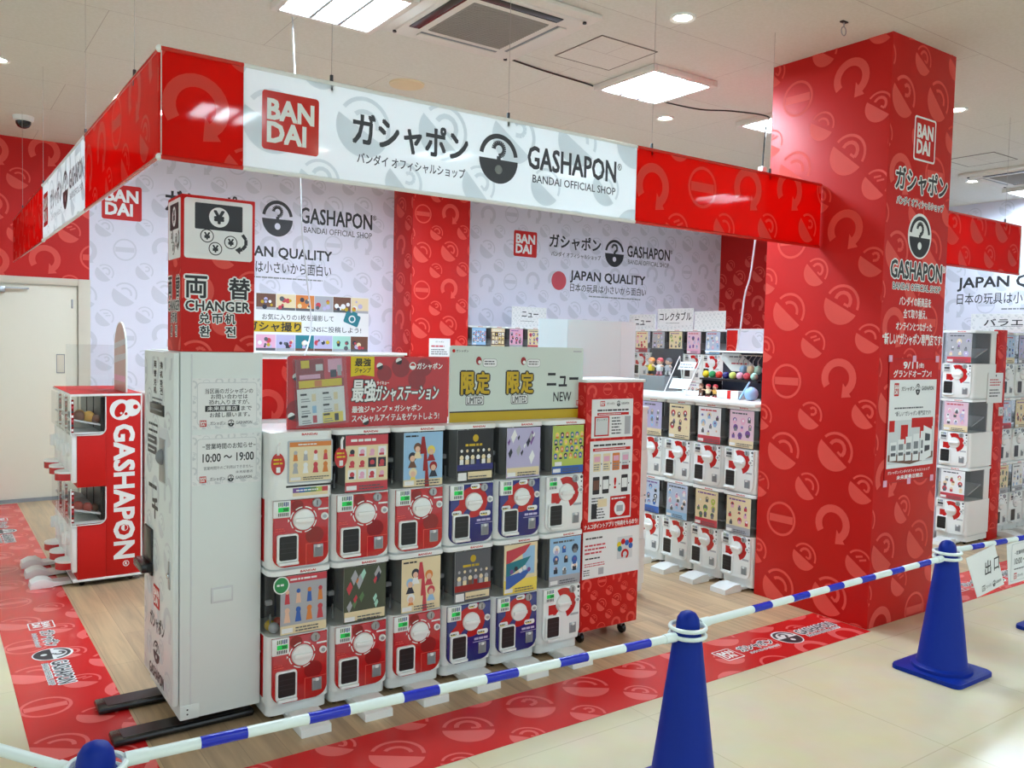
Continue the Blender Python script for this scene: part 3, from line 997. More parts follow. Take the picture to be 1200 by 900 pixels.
# ------------------------------------------------------------------ capsule machines
UW, UH, PITCH, BASE = .286, .606, .2925, .074
ZMAP = ((-1, -1), (0, 0), (.03, .012), (.345, .312), (.592, .583), (.615, .606), (9, 8.991))
def zm(z):
    for (a, b), (c, d) in zip(ZMAP, ZMAP[1:]):
        if z <= c:
            return b + (z - a) * (d - b) / (c - a)
    return z
def zmap(p):
    for q in p.v:
        q.z = zm(q.z)
    return p
def plan(x0, x1, y0, y1, r, n=6):
    """plan outline with rounded front (low y) corners, anticlockwise seen from above"""
    return [(x1, y1), (x0, y1)] + circle(x0 + r, y0 + r, r, n, PI, 1.5 * PI) + circle(x1 - r, y0 + r, r, n, 1.5 * PI, 2 * PI)
UP = FR((0, 0, 0), (1, 0, 0), (0, 1, 0))
def make_machine(style, hood=False):
    """local: front at y = 0 facing -Y, x centred, z from the bottom of the unit"""
    t = thing('capsule_machine', style, 'capsule toy machine')
    f = FR((0, 0, 0))
    h = UW / 2
    p = MB()
    p.prism(UP, plan(-h, h, .010, .40, .035), .02, .345, 'white_plastic')
    p.prism(UP, plan(-h + .012, h - .012, .022, .39, .03), .0, .02, 'white_plastic')
    p.box(-h + .004, h - .004, .30, .395, .345, .60, 'white_plastic', .004)
    far = style in ('far', 'white')
    p.box(-h + .008, h - .008, .285, .30, .347, .592, 'grey' if far else 'charcoal')
    if far:
        p.box(-.085, .105, .006, .010, .35, .59, 'charcoal')
        p.prism(WEST(.0, 0), [(-.28, .46), (-.28, .47), (-.06, .40), (-.06, .39)], -.12, .12, 'grey_print')
    else:
        p.box(-.02, .02, .12, .285, .347, .592, 'grey')
    p.build('body', t)
    p = MB()
    p.prism(UP, plan(-h - .002, h + .002, -.004, .40, .04), .592, .614, 'white_plastic', .006)
    fc = FR((0, -.004, 0))
    p.text(fc, 'BANDAI', (-.005, .598, .065, .607), 'red', 1, .04)
    p.build('lid', t)
    if style == 'red':
        p = MB()
        p.box(-h - .002, -h + .004, .07, .385, .05, .34, 'panel_red')
        p.text(WEST(-h - .002, 0), 'ガシャ', (-.18, .24, -.10, .27), 'white', 1, .05)
        p.build('side_panel', t)
    # front panel with rounded bottom corners
    pc = {'red': 'panel_red', 'blue': 'navy', 'white': 'white_plastic', 'ring': 'white_plastic', 'far': 'white_plastic'}[style]
    p = MB()
    p.prism(f, rrect(-.125, .03, .125, .338, .05, 6, (1, 0, 0, 1)), -.014, 0., pc, .004)
    dx, dz = .008, .245
    if style == 'red':
        p.disc(f, .06, .165, .042, 'panel_red_dark', 1, 20)
        p.disc(f, -.02, .31, .028, 'panel_red_dark', 1, 20)
        for k in range(8):
            p.ring(f, dx, dz, .056, .061, 'white', 1, k * PI / 4 + .1, k * PI / 4 + .66, 6)
        p.poly(f, [(-.062, dz + .008), (-.055, dz), (-.062, dz - .008)], 'white', 1)
        p.rect(f, .075, .283, .122, .291, 'paper', 1)
        p.lines(f, (-.118, .195, -.07, .215), 2, 'red_icon', 1, 3)
        for a in (((.022, .127), (.125, .130)), ((.020, .03), (.024, .130))):
            p.rect(f, a[0][0], a[0][1], a[1][0], a[1][1], 'red_icon', 1)
    elif style == 'blue':
        p.ring(f, dx, dz, .0, .083, 'panel_red', 1, -1.9, 3.9, 30)
        p.polys(f, [[(-.11, .205), (-.05, .185), (-.02, .25), (-.05, .26)], [(.0, .32), (.05, .338), (.06, .29), (.0, .28)], [(-.01, .20), (.09, .16), (.07, .22), (.02, .23)]], 0, 0, 1, 'panel_red', 1)
        for bx in ((-.115, .178, -.06, .205), (.045, .165, .11, .192), (-.01, .312, .045, .338)):
            p.rr(f, *bx, .011, 'paper', 2)
            p.lines(f, (bx[0] + .006, bx[1] + .007, bx[2] - .006, bx[3] - .007), 1, 'ink', 3, 4)
            p.rect(f, bx[0] + .008, bx[1] + .005, bx[2] - .02, bx[1] + .010, 'yellow', 3)
        p.lines(f, (.03, .137, .12, .152), 1, 'lilac_print', 2, 5, .8)
        p.rect(f, .022, .127, .125, .130, 'lilac_print', 2)
    elif style in ('ring', 'far'):
        p.ring(f, dx, dz, .050, .088, 'panel_red', 1, -70 * D2R, 118 * D2R, 24)
        p.ring(f, dx, dz, .050, .088, 'panel_red', 1, 180 * D2R, 232 * D2R, 8)
        p.rect(f, -.09, .19, -.045, .245, 'panel_red', 1)
        for z, r in ((.325, .009), (.30, .005), (.265, .008), (.235, .004)):
            p.disc(f, .112, z, r, 'ink', 1, 12)
        p.rect(f, .06, .165, .115, .178, 'grey_print', 1)
    else:
        p.ring(f, dx, dz, .053, .057, 'ink', 1)
        for u, z in ((-.05, .325), (0, .332), (.05, .325), (-.07, .30), (.10, .28)):
            p.rr(f, u - .012, z - .006, u + .012, z + .006, .003, 'ink_soft' if u else 'blue_tag', 1)
    p.build('front_panel', t)
    # dial
    rot = Matrix.Rotation(PI / 2, 4, 'X')
    p = MB()
    p.lathe([(.049, 0), (.049, .006), (.046, .011), (.004, .014)], 'white_plastic', Matrix.Translation((dx, 0, dz)) @ rot, 28)
    dl = p.build('dial', t)
    p = MB()
    p.box(dx - .042, dx + .042, -.025, -.010, dz - .010, dz + .010, 'white', .004)
    p.build('dial_grip', dl)
    # hatch
    p = MB()
    p.prism(f, rrect(-.112, .048, -.018, .185, .012), -.004, .012, 'white_plastic', .003)
    p.prism(f, rrect(-.103, .066, -.026, .177, .008), .004, .0135, 'dark')
    p.box(-.108, -.020, -.030, 0, .045, .060, 'white_plastic', .005)
    for z in (.10, .12, .145):
        p.rect(FR((0, -.0135, 0)), -.100, z, -.029, z + .002, 'charcoal', 1)
    p.build('capsule_hatch', t)
    # coin parts
    p = MB()
    p.box(.055, .100, -.004, .004, .062, .122, 'steel', .002)
    p.box(.060, .095, -.0055, .0, .066, .110, 'grey')
    p.box(.068, .084, -.012, 0, .108, .122, 'white', .003)
    p.build('coin_return', t)
    p = MB()
    p.lathe([(.021, 0), (.021, .005), (.018, .008)], 'steel', Matrix.Translation((.068, 0, .318)) @ rot, 20)
    p.box(.0665, .0695, -.0095, 0, .306, .330, 'black')
    p.build('coin_slot', t)
    p = MB()
    p.lathe([(.017, 0), (.017, .006)], 'white', Matrix.Translation((.104, 0, .252)) @ rot, 18)
    p.lathe([(.009, 0), (.009, .009)], 'steel', Matrix.Translation((.104, 0, .252)) @ rot, 14)
    p.build('return_button', t)
    # price label
    p = MB()
    p.box(-.128, -.052, -.007, .005, .262, .340, 'white_plastic', .003)
    fl = FR((0, -.007, 0))
    p.rect(fl, -.108, .289, -.060, .310, 'charcoal' if far else 'green_lcd', 1)
    p.text(fl, '300', (-.086, .292, -.064, .306), 'ink', 2, .03)
    for i in range(6):
        p.rect(fl, -.108 + i * .008, .314 + (i % 2) * .002, -.103 + i * .008, .334, 'blue_tag' if i > 2 else 'green_print', 1)
        p.rect(fl, -.108 + i * .008, .270, -.1035 + i * .008, .285, 'ink', 1)
    p.build('price_label', t)
    # clear capsule box or the white hood of the special unit
    if hood:
        p = MB()
        p.prism(UP, plan(-h, h, -.008, .20, .04), .345, .592, 'white_plastic')
        fh = FR((0, -.008, 0))
        p.prism(fh, rrect(-.07, .408, .135, .578, .006), -.004, .003, 'steel')
        p.rect(fh, -.075, .392, .138, .400, 'dark', 1)
        p.build('white_hood', t)
        p = MB()
        p.rect(fh, -.045, .355, .115, .388, 'cream_print', 1)
        for i, c in enumerate(('purple_print', 'blue_print', 'teal', 'green_print', 'lime_print', 'rose_print')):
            p.rect(fh, -.045 + .0267 * i, .369, -.0183 + .0267 * i, .388, c, 2)
        p.lines(fh, (-.03, .372, .10, .384), 1, 'paper', 3, 3)
        p.build('colour_sticker', t)
    else:
        p = MB()
        pl = plan(-h + .003, h - .003, .002, .285, .05, 7)
        p.wall_strip(UP, pl[1:] + pl[:1], .345, .592, 'clear')
        p.build('capsule_box', t)
        p = MB()
        p.box(-h + .03, -h + .036, .08, .086, .36, .42, 'steel')
        p.box(-h + .02, -h + .05, .10, .12, .45, .47, 'grey_print', .004)
        p.build('box_fitting', t)
    for c in t.children_recursive:
        for q in c.data.vertices:
            q.co.z = zm(q.co.z)
    return t
PROTO = {}
ROWZ = {'n': 0}
def add_poster(t, spec, hood=False):
    style, bg, pal, seed = spec
    p = MB()
    if hood:
        f, rc = FR((0, -.0115, 0)), (-.062, .415, .128, .572)
    else:
        f, rc = FR((0, -.0015, 0)), (-.092, .352, .118, .587)
        p.box(rc[0], rc[2], -.0015, .0005, rc[1], rc[3], 'paper')
    picture(p, f, rc, style, bg, pal, seed)
    if hood:
        p.box(rc[0], rc[2], -.0112, -.0095, rc[1], rc[3], 'paper')
    zmap(p).build('display_sheet', t)
def machine(style, loc, rz, label, group, spec, hood=False):
    key = (style, hood)
    if key not in PROTO:
        PROTO[key] = make_machine(style, hood)
        r = PROTO[key]
        kids = list(r.children)
        PROTO[key] = (r, kids)
        first = True
    else:
        first = False
    r, kids = PROTO[key]
    if first:
        t = r
    else:
        t = r.copy()
        COL.objects.link(t)
        for ch in kids:
            c = ch.copy()
            COL.objects.link(c)
            c.parent = t
            for g in ch.children:
                d_ = g.copy()
                COL.objects.link(d_)
                d_.parent = c
    t.location = loc
    t.rotation_euler = (0, 0, rz)
    t['label'] = label
    t['group'] = group
    if spec:
        add_poster(t, spec, hood)
    return t
def make_base():
    t = thing('machine_base', 'base', 'machine base')
    p = MB()
    p.prism(UP, plan(-.138, .138, .03, .39, .03), .026, BASE, 'white_plastic')
    p.build('plinth', t)
    p = MB()
    fx = FR((-.06, 0, 0), (0, -1, 0), (0, 0, 1))       # profile seen from -X, right = toward the front
    p.prism(fx, [(-.05, .012), (-.05, .03), (.015, .03), (.025, .052), (.085, .054), (.182, .034), (.185, .0), (.020, .0), (.015, .012)], -.135, 0, 'white_plastic', .004)
    p.build('stabilizer_foot', t)
    for x in (-.10, .10):
        for y in (.08, .34):
            p = MB()
            p.lathe([(.013, -.010), (.018, -.006), (.018, .006), (.013, .010)], 'black', Matrix.Translation((x, y, .018)) @ Matrix.Rotation(PI / 2, 4, 'Y'), 14)
            p.box(x - .008, x + .008, y - .010, y + .010, .018, .03, 'steel')
            p.build('caster', t)
    return t
BASE0 = [None]
def base(loc, rz, label, group):
    if BASE0[0] is None:
        BASE0[0] = make_base()
        t = BASE0[0]
        t.location = loc
        t.rotation_euler = (0, 0, rz)
        t['label'] = label
        t['group'] = group
        return t
    return dup(BASE0[0], loc, rz, label, group)

NTH = ('leftmost', 'second', 'third', 'fourth', 'fifth', 'rightmost')
RZ = -.0137
front = [   # style, upper poster, lower poster, what the posters look like
    ('red', ('figures', 'cream_print', ['orange_print', 'grey_print', 'paper', 'rose_print'], 1), ('figures', 'grey_print', ['rose_print', 'skin_print', 'blue_print', 'orange_print'], 2), 'orange and cream sheet in a white hood', 'pale sheet and a round green badge'),
    ('red', ('grid', 'cream_print', ['rose_print', 'rose_print', 'night_print', 'pink_print'], 3), ('shards', 'olive_print', ['orange_print', 'green_print', 'grey_print', 'night_print', 'rose_print', 'mint_print'], 4), 'red and cream sheet of small cards', 'dark olive sheet'),
    ('red', ('blobs', 'sky_print', ['night_print', 'brown_print', 'cream_print', 'yellow_print', 'red_dark_print'], 5), ('blobs', 'cream_print', ['sky_print', 'night_print', 'paper', 'orange_print', 'rose_print'], 6), 'sky blue sheet', 'cream yellow sheet'),
    ('blue', ('night', 'dark', ['paper', 'cream_print', 'grey_print', 'navy'], 7), ('night', 'ink_soft', ['grey_print', 'cream_print', 'brown_print', 'red_dark_print'], 8), 'black sheet with rows of tiny white figures', 'grey brown sheet'),
    ('blue', ('shards', 'lilac_print', ['night_print', 'purple_print', 'grey_print', 'paper', 'lilac_print'], 9), ('diag', 'cream_print', ['rose_print', 'teal', 'blue_print', 'yellow_print'], 10), 'lilac and silver sheet', 'slanted red, green and yellow sheet'),
    ('ring', ('dots', 'lime_print', ['blue_print', 'yellow_print', 'night_print', 'orange_print', 'teal'], 11), ('soft', 'sky_print', ['night_print', 'paper', 'lilac_print', 'blue_print'], 12), 'green and blue sheet of many dots', 'light blue sheet'),
]
PANEL_WORD = {'red': 'red-panelled', 'blue': 'blue-panelled', 'ring': 'white'}
fx0, fy0 = 1.358, 3.515
for i, (st, up, lo, wu, wl) in enumerate(front):
    x, y = fx0 + i * PITCH, fy0 - i * PITCH * .0137
    base((x, y, 0), RZ, 'white wheeled base under the %s machine column of the main front row' % NTH[i], 'bases of the main front row')
    a = machine(st, (x, y, BASE), RZ, '%s capsule machine with %s, lower front row' % (PANEL_WORD[st], wl), 'main front machine row', lo)
    b = machine(st, (x, y, BASE + UH), RZ, '%s capsule machine with %s, upper front row' % (PANEL_WORD[st], wu), 'main front machine row', up, hood=(i == 0))
    if i == 0:
        p = MB()
        fb_ = FR((0, -.004, 0))
        p.disc(fb_, -.09, .555, .036, 'white', 1, 24); p.disc(fb_, -.09, .555, .031, 'green_badge', 2, 24)
        p.lines(fb_, (-.11, .547, -.07, .565), 1, 'paper', 3, 4)
        zmap(p).build('round_badge', a)
    if i < 2:
        p = MB()
        if i == 0:
            fb_ = FR((0, -.02, 0))
            c_, dz_ = (-.115, .49), 0
        else:
            fb_ = FR((0, -.012, 0))
            c_, dz_ = (-.118, .50), 0
        p.prism(fb_, [(c_[0] + .030 * math.cos(q), c_[1] + .043 * math.sin(q)) for q in [k * PI / 12 for k in range(24)]], -.002, 0, 'panel_red', 0)
        p.lines(fb_, (c_[0] - .02, c_[1] - .005, c_[0] + .02, c_[1] + .025), 2, 'yellow', 1, 5)
        p.rr(fb_, c_[0] - .008, c_[1] - .034, c_[0] + .010, c_[1] - .012, .003, 'paper', 1)
        p.tube([(c_[0] + .012, -.004, c_[1] + .08), (c_[0], -.018, c_[1] + .07), (c_[0], -.02, c_[1] + .035)], .006, 'white', 8)
        zmap(p).build('oval_tag', b)
for k, (dx_, dy_, c) in enumerate(((-.105, .10, 'gold'), (-.10, .06, 'grey_print'), (-.06, .12, 'ball_red'))):
    p = MB((fx0 + dx_, fy0 + dy_, BASE + .315 + .024))
    p.ball((fx0 + dx_, fy0 + dy_, BASE + .315 + .024), .024, c)
    tag(p.build('toy_capsule'), ('yellow', 'grey', 'red')[k] + ' toy capsule inside the machine with the round green badge', 'toy capsule', 'loose toy capsules')

SOFT = [['pink_print', 'lilac_print', 'paper'], ['lilac_print', 'grey_print', 'sky_print'], ['cream_print', 'orange_print', 'rose_print'], ['pink_print', 'rose_print', 'cream_print'],
        ['grey_print', 'cream_print', 'lilac_print'], ['lime_print', 'cream_print', 'green_print'], ['pink_print', 'purple_print', 'lilac_print'], ['sky_print', 'pink_print', 'paper'],
        ['sky_print', 'paper', 'cream_print'], ['blue_print', 'sky_print', 'night_print'], ['brown_print', 'cream_print', 'rose_print']]
BGS = ['pale_pink', 'lilac_print', 'paper', 'cream_print', 'grey_print', 'cream_print', 'pale_pink', 'pale_blue', 'paper', 'pale_blue', 'cream_print']
BGW = {'pale_pink': 'pale pink', 'lilac_print': 'lilac', 'paper': 'white', 'cream_print': 'cream', 'grey_print': 'grey', 'pale_blue': 'pale blue'}
ORD = ('first', 'second', 'third', 'fourth', 'fifth')
# two-tier row under the display counter, facing the money changer side
XA = 4.66
for i in range(5):
    y = 3.706 + .146 + i * PITCH
    base((XA, y, 0), -PI / 2, 'white wheeled base below the display counter, %s from the pillar' % ORD[i], 'bases below the display counter')
    for k, tier in ((0, 'lower'), (1, 'upper')):
        q = (i * 2 + k * 3 + 3) % 11
        machine('far', (XA, y, BASE + k * UH), -PI / 2, 'white capsule machine with %s sheet below the display counter, %s tier, %s from pillar' % (BGW[BGS[q]], tier, ORD[i]),
                'white machines below the display counter', ('soft', BGS[q], SOFT[q], 50 + i * 2 + k))
# three-tier row further right, near end beyond the pillar
XB = 7.47
TIER = ('bottom', 'middle', 'top')
base((XB, 3.66 + .148, 0), -PI / 2, 'white wheeled base right of the big red pillar', 'bases of the far right row')
for k in range(3):
    q = (2, 0, 4)[k]
    machine('far', (XB, 3.808, BASE + k * UH), -PI / 2, 'white capsule machine with red ring, %s one right of the big pillar' % TIER[k], 'white machines right of the pillar', ('soft', BGS[q], SOFT[q], 80 + k))
for i in range(5):
    y = 6.48 + .148 + i * PITCH
    base((XB, y, 0), -PI / 2, 'white wheeled base hidden behind the display counter, %s column' % ORD[i], 'bases behind the display counter')
    for k in range(3):
        q = (8 + 2 - i + k * 4) % 11
        machine('far', (XB, y, BASE + k * UH), -PI / 2, 'white capsule machine with %s sheet behind the counter, %s tier, %s from near end' % (BGW[BGS[q]], TIER[k], ORD[i]), 'white machines behind the display counter', ('soft', BGS[q], SOFT[q], 90 + i * 3 + k))
# three-tier row at the right edge facing the aisle
for i in range(3):
    x = 8.06 + .148 + i * PITCH
    base((x, 3.72, 0), 0, 'white wheeled base at the right edge of the picture, %s column' % ORD[i], 'bases at the right edge')
    for k in range(3):
        q = (i * 3 + k * 2 + 5) % 11
        machine('white', (x, 3.72, BASE + k * UH), 0, 'plain white capsule machine at right edge, %s tier, %s from red end panel' % (TIER[k], ORD[i]), 'plain white machines at the right edge', ('soft', BGS[q], SOFT[q], 120 + i * 3 + k))
# three-tier row on the back wall
BW = [('dots', 'sky_print', ['night_print', 'rose_print', 'paper', 'blue_print'], 'blue', 140), ('grid', 'brown_print', ['cream_print', 'cream_print', 'gold', 'brown_print'], 'brown', 141), ('soft', 'pink_print', ['night_print', 'rose_print', 'grey_print'], 'pink', 142),
      ('soft', 'cream_print', ['rose_print', 'gold', 'purple_print'], 'cream', 143), ('figures', 'paper', ['rose_print', 'brown_print', 'gold'], 'red and white', 144)]
for i in range(5):
    x = 5.68 + .148 + i * PITCH
    base((x, 9.07, 0), 0, 'white wheeled base on the back wall, %s column right of the far pillar' % ORD[i], 'bases on the back wall')
    for k in range(3):
        s_ = BW[i] if k == 2 else BW[(i + k + 1) % 5]
        machine('far', (x, 9.07, BASE + k * UH), 0, 'white capsule machine with %s sheet at back wall, %s tier, %s from pillar' % (s_[3], TIER[k], ORD[i]), 'white machines on the back wall', (s_[0], s_[1], s_[2], s_[4] + k * 10))
# the row back to back with the main front row (only its top shows)
for i, x in enumerate((1.42, 3.27, 3.563, 3.856)):
    base((x, 4.48, 0), PI, 'white wheeled base facing away behind the main front row, %s from the money changer' % ORD[i], 'bases behind the main front row')
    for k in range(2):
        q = (i + k * 3) % 11
        machine('far', (x, 4.48, BASE + k * UH), PI, 'white capsule machine facing away behind front row, %s tier, %s from changer' % (('lower', 'upper')[k], ORD[i]), 'white machines behind the main front row', ('soft', BGS[q], SOFT[q], 160 + i * 2 + k))
# one column back to back with the red cabinets
base((1.66, 6.30, 0), PI / 2, 'white wheeled base facing away behind the red cabinets', 'bases behind the red cabinets')
for k in range(2):
    machine('far', (1.66, 6.30, BASE + k * UH), PI / 2, 'white capsule machine facing away behind the red cabinets, %s tier' % ('lower', 'upper')[k], 'white machines behind the red cabinets', ('soft', 'paper', SOFT[3], 170 + k))

# ------------------------------------------------------------------ money changer
o = (.86, 3.69, 0)
ch = thing('money_changer', 'tall white money changer with two notices on its side, on black skids', 'money changer', o)
X0, X1, Y0, Y1, ZT = .86, 1.238, 3.69, 4.257, 1.625
p = MB(o)
p.box(X0 + .028, X1, Y0, Y1, .035, ZT, 'white_metal', .006)
p.build('cabinet', ch)
p = MB(o)
p.box(X0, X0 + .026, Y0 + .002, Y1 - .002, .10, ZT - .004, 'white_metal', .008)
fc = WEST(X0, 0)
p.icons(fc, (-Y1 + .02, .12, -Y0 - .02, ZT - .03), 'paper_grey', 1, 5, .62, -Y1, .1)
p.build('front_door', ch)
for t_, b_ in (('両', (-4.05, 1.545, -4.00, 1.575)), ('替', (-4.05, 1.505, -4.00, 1.535)), ('兑', (-4.05, 1.465, -4.00, 1.495)), ('机', (-4.05, 1.43, -4.0, 1.46)), ('換', (-3.93, 1.545, -3.88, 1.575)), ('机', (-3.93, 1.505, -3.88, 1.535)), ('환', (-3.93, 1.465, -3.88, 1.495)), ('전', (-3.93, 1.43, -3.88, 1.46))):
    letter(ch, o, fc, 'changer_lettering', t_, b_, 'ink', 2, .03)
letter(ch, o, fc, 'changer_lettering', '千', (-4.08, .86, -3.97, .95), 'ink', 2, .05)
for bb, nn, cc_ in (((-4.08, 1.38, -3.86, 1.415), 2, 'ink_soft'), ((-4.15, 1.273, -3.96, 1.297), 1, 'ink'), ((-4.15, 1.243, -3.96, 1.267), 1, 'ink'), ((-4.15, .98, -3.95, 1.02), 1, 'ink')):
    p = MB(o); p.lines(fc, bb, nn, cc_, 2, int(bb[1] * 1000)); p.build('printed_instructions', ch)
for z in (1.215, 1.168):
    p = MB(o)
    p.rr(fc, -4.17, z - .018, -3.99, z + .018, .006, 'charcoal', 3)
    p.lines(fc, (-4.16, z - .008, -4.0, z + .008), 1, 'paper', 4, 7)
    p.build('dark_label', ch)
p = MB(o)
p.box(X0 - .006, X0 + .01, 3.85, 4.11, 1.335, 1.385, 'dark', .003)
p.box(X0 - .008, X0 + .01, 3.87, 4.09, 1.355, 1.362, 'grey')
p.build('bill_slot', ch)
p = MB(o)
p.box(X0 - .004, X0 + .006, 3.79, 3.94, 1.04, 1.29, 'paper_grey', .006)
p.box(X0 - .007, X0, 3.81, 3.92, 1.05, 1.24, 'steel', .003)
p.ball((X0 - .004, 3.865, 1.16), .03, 'grey', 1.2)
p.build('coin_tray', ch)
p = MB(o)
p.box(X0 - .012, X0 + .005, 4.06, 4.22, .58, .80, 'dark', .01)
p.box(X0 - .055, X0, 4.05, 4.23, .60, .645, 'black', .012)
p.build('tray_handle', ch)
p = MB(o)
p.lathe([(.012, 0), (.012, .012)], 'chrome', Matrix.Translation((X0, 3.75, .66)) @ Matrix.Rotation(-PI / 2, 4, 'Y'), 14)
p.box(X0 - .004, X0 + .004, 3.735, 3.765, .60, .72, 'steel', .002)
p.build('door_lock', ch)
p = MB(o)
p.bandai(fc, (-4.05, .455, -3.93, .555), 2); p.build('shop_logo', ch)
letter(ch, o, fc, 'shop_name_lettering', 'ガシャポン', (-4.12, .345, -3.84, .42), 'ink', 2, .03)
p = MB(o); p.emblem(fc, (-4.05, .20, -3.93, .30), 'ink', 'white_metal', 2); p.build('capsule_emblem', ch)
letter(ch, o, fc, 'shop_name_lettering', 'GASHAPON', (-4.13, .12, -3.85, .17), 'ink', 2, .03)
p = MB(o)
p.box(1.018, 1.113, Y0 - .004, Y0 + .01, .528, .598, 'paper_grey', .003)
p.box(1.026, 1.105, Y0 - .006, Y0 + .01, .537, .589, 'white_metal', .002)
p.build('side_vent', ch)
p = MB(o)
p.box(X0 + .07, X0 + .076, Y0 - .0012, Y0 + .02, .04, ZT - .01, 'paper_grey')
p.build('door_seam', ch)
p = MB(o)
p.box(X0 + .03, X0 + .11, Y0 - .004, Y0 + .03, .036, .10, 'white_metal', .004)
for z in (.06, .08):
    p.disc(SOUTH(0, Y0 - .004), X0 + .06, z, .004, 'ink', 1, 10)
p.build('corner_bracket', ch)
for y0, y1, lab in ((4.00, 4.13, None), (3.645, 3.765, None)):
    p = MB(o)
    p.box(.62, 1.20, y0, y1, .004, .034, 'black', .012)
    p.box(.66, 1.19, y0 + .015, y1 - .015, .030, .036, 'dark')
    p.build('base_skid', ch)
for x in (.92, 1.17):
    for y in (3.70, 4.06):
        p = MB(o)
        p.lathe([(.022, 0), (.022, .015), (.008, .016), (.008, .075)], 'steel', Matrix.Translation((x, y, .005)), 14)
        p.build('levelling_foot', ch)

def side_notice(z0, z1, lab, body):
    oo = (.935, 3.688, z0)
    q = MB(oo)
    q.box(.935, 1.232, 3.6875, 3.6895, z0, z1, 'paper')
    f = SOUTH(0, 3.6875)
    q.icons(f, (.937, z0 + .002, 1.230, z1 - .002), 'paper_grey', 1, 9, .14, .94, z0)
    q.rr(f, .955, z0 + .018, 1.212, z1 - .018, .014, 'paper_grey', 2)
    q.rr(f, .958, z0 + .021, 1.209, z1 - .021, .013, 'paper', 3)
    body(q, f)
    q.bandai(f, (.966, z0 + .012, .994, z0 + .04), 4)
    q.text(f, 'ガシャポン', (1.01, z0 + .018, 1.075, z0 + .033), 'ink_soft', 4, .02)
    q.emblem(f, (1.085, z0 + .010, 1.112, z0 + .040), 'ink', 'paper', 4)
    q.text(f, 'GASHAPON', (1.12, z0 + .020, 1.19, z0 + .032), 'ink_soft', 4, .02)
    return tag(q.build('notice_sheet'), lab, 'notice', 'notices on the money changer')
def n1(q, f):
    q.text(f, '当区画のガシャポンの', (.988, 1.445, 1.193, 1.468), 'ink', 4, .01)
    q.text(f, 'お問い合わせは', (1.012, 1.422, 1.170, 1.443), 'ink', 4, .01)
    q.text(f, '恐れ入りますが、', (1.004, 1.398, 1.178, 1.419), 'ink', 4, .01)
    q.rect(f, .988, 1.368, 1.135, 1.394, 'ink', 4)
    q.text(f, '未来屋書店', (.997, 1.372, 1.126, 1.391), 'paper', 5, .015)
    q.text(f, 'まで', (1.142, 1.371, 1.188, 1.390), 'ink', 4, .01)
    q.text(f, 'お越し願います。', (1.008, 1.343, 1.180, 1.364), 'ink', 4, .01)
def n2(q, f):
    q.text(f, '−営業時間のお知らせ−', (.978, 1.205, 1.207, 1.230), 'ink', 4, .012)
    q.text(f, '10:00 〜 19:00', (.979, 1.150, 1.199, 1.186), 'ink', 4, .02)
    q.text(f, '営業時間外のご利用はできません。', (.984, 1.116, 1.195, 1.131), 'ink_soft', 4, .0)
    q.text(f, '未来屋書店', (1.12, 1.094, 1.195, 1.106), 'ink_soft', 4, .0)
side_notice(1.292, 1.512, 'printed enquiry notice on the white side of the money changer, upper of two', n1)
side_notice(1.050, 1.270, 'opening hours notice 10:00 to 19:00 on the money changer, lower of two', n2)

o = (.89, 3.69, 1.6255)
tb = thing('sign_box', 'red and white changer sign box standing on the money changer', 'sign', o)
p = MB(o)
p.box(.89, 1.2, 3.695, 3.925, 1.6255, 2.285, 'red', .003)
f = SOUTH(0, 3.695)
g = WEST(.89, 0)
p.icons(f, (.893, 1.63, 1.197, 2.02), 'red_icon', 1, 3, .62, .95, 1.60)
p.icons(g, (-3.922, 1.63, -3.698, 2.02), 'red_icon', 1, 4, .62, -3.9, 1.60)
p.build('box', tb)
def changer_face(ff, u0, u1):
    w = u1 - u0
    k = w / .31
    q = MB(o)
    q.rr(ff, u0 + .012 * k, 2.02, u1 - .012 * k, 2.272, .012, 'paper', 1)
    q.rr(ff, u0 + .055 * k, 2.145, u1 - .055 * k, 2.255, .005, 'ink', 2)
    cx = u0 + .155 * k
    q.disc(ff, cx, 2.2, .042, 'paper', 3, 28, k)
    q.text(ff, '¥', (cx - .02 * k, 2.175, cx + .02 * k, 2.226), 'ink', 4, .05)
    for dx, z in ((-.05, 2.118), (.05, 2.098), (-.015, 2.066)):
        c = cx + dx * k
        q.disc(ff, c, z, .0285, 'ink', 3, 26, k)
        q.disc(ff, c, z, .0245, 'paper', 4, 26, k)
        q.text(ff, '¥', (c - .011 * k, z - .014, c + .011 * k, z + .014), 'ink', 5, .05)
    q.polys(ff, [[(cx + dx * k, z) for dx, z in pp] for pp in stroke([(.10, 2.135), (.115, 2.115), (.115, 2.09), (.10, 2.072), (.085, 2.066)], .014)], 0, 0, 1, 'ink', 3)
    q.poly(ff, [(cx + .068 * k, 2.068), (cx + .090 * k, 2.050), (cx + .092 * k, 2.084)], 'ink', 3)
    q.build('exchange_pictogram', tb)
    q = MB(o)
    a = lambda x: u0 + (x - .89) * k
    q.text(ff, '両', (a(.908), 1.855, a(.995), 1.945), 'ink', 2, .03, out='white', out_off=.06)
    q.text(ff, '替', (a(1.09), 1.855, a(1.178), 1.945), 'ink', 2, .03, out='white', out_off=.06)
    q.text(ff, 'CHANGER', (a(.908), 1.80, a(1.178), 1.842), 'ink', 2, .025, out='white', out_off=.10)
    for t_, x0, x1 in (('兑', .965, 1.007), ('币', 1.018, 1.062), ('机', 1.073, 1.116)):
        q.text(ff, t_, (a(x0), 1.747, a(x1), 1.79), 'ink', 2, .03, out='white', out_off=.08)
    for t_, x0, x1 in (('환', .967, 1.009), ('전', 1.075, 1.117)):
        q.text(ff, t_, (a(x0), 1.69, a(x1), 1.735), 'ink', 2, .03, out='white', out_off=.08)
    q.build('changer_lettering', tb)
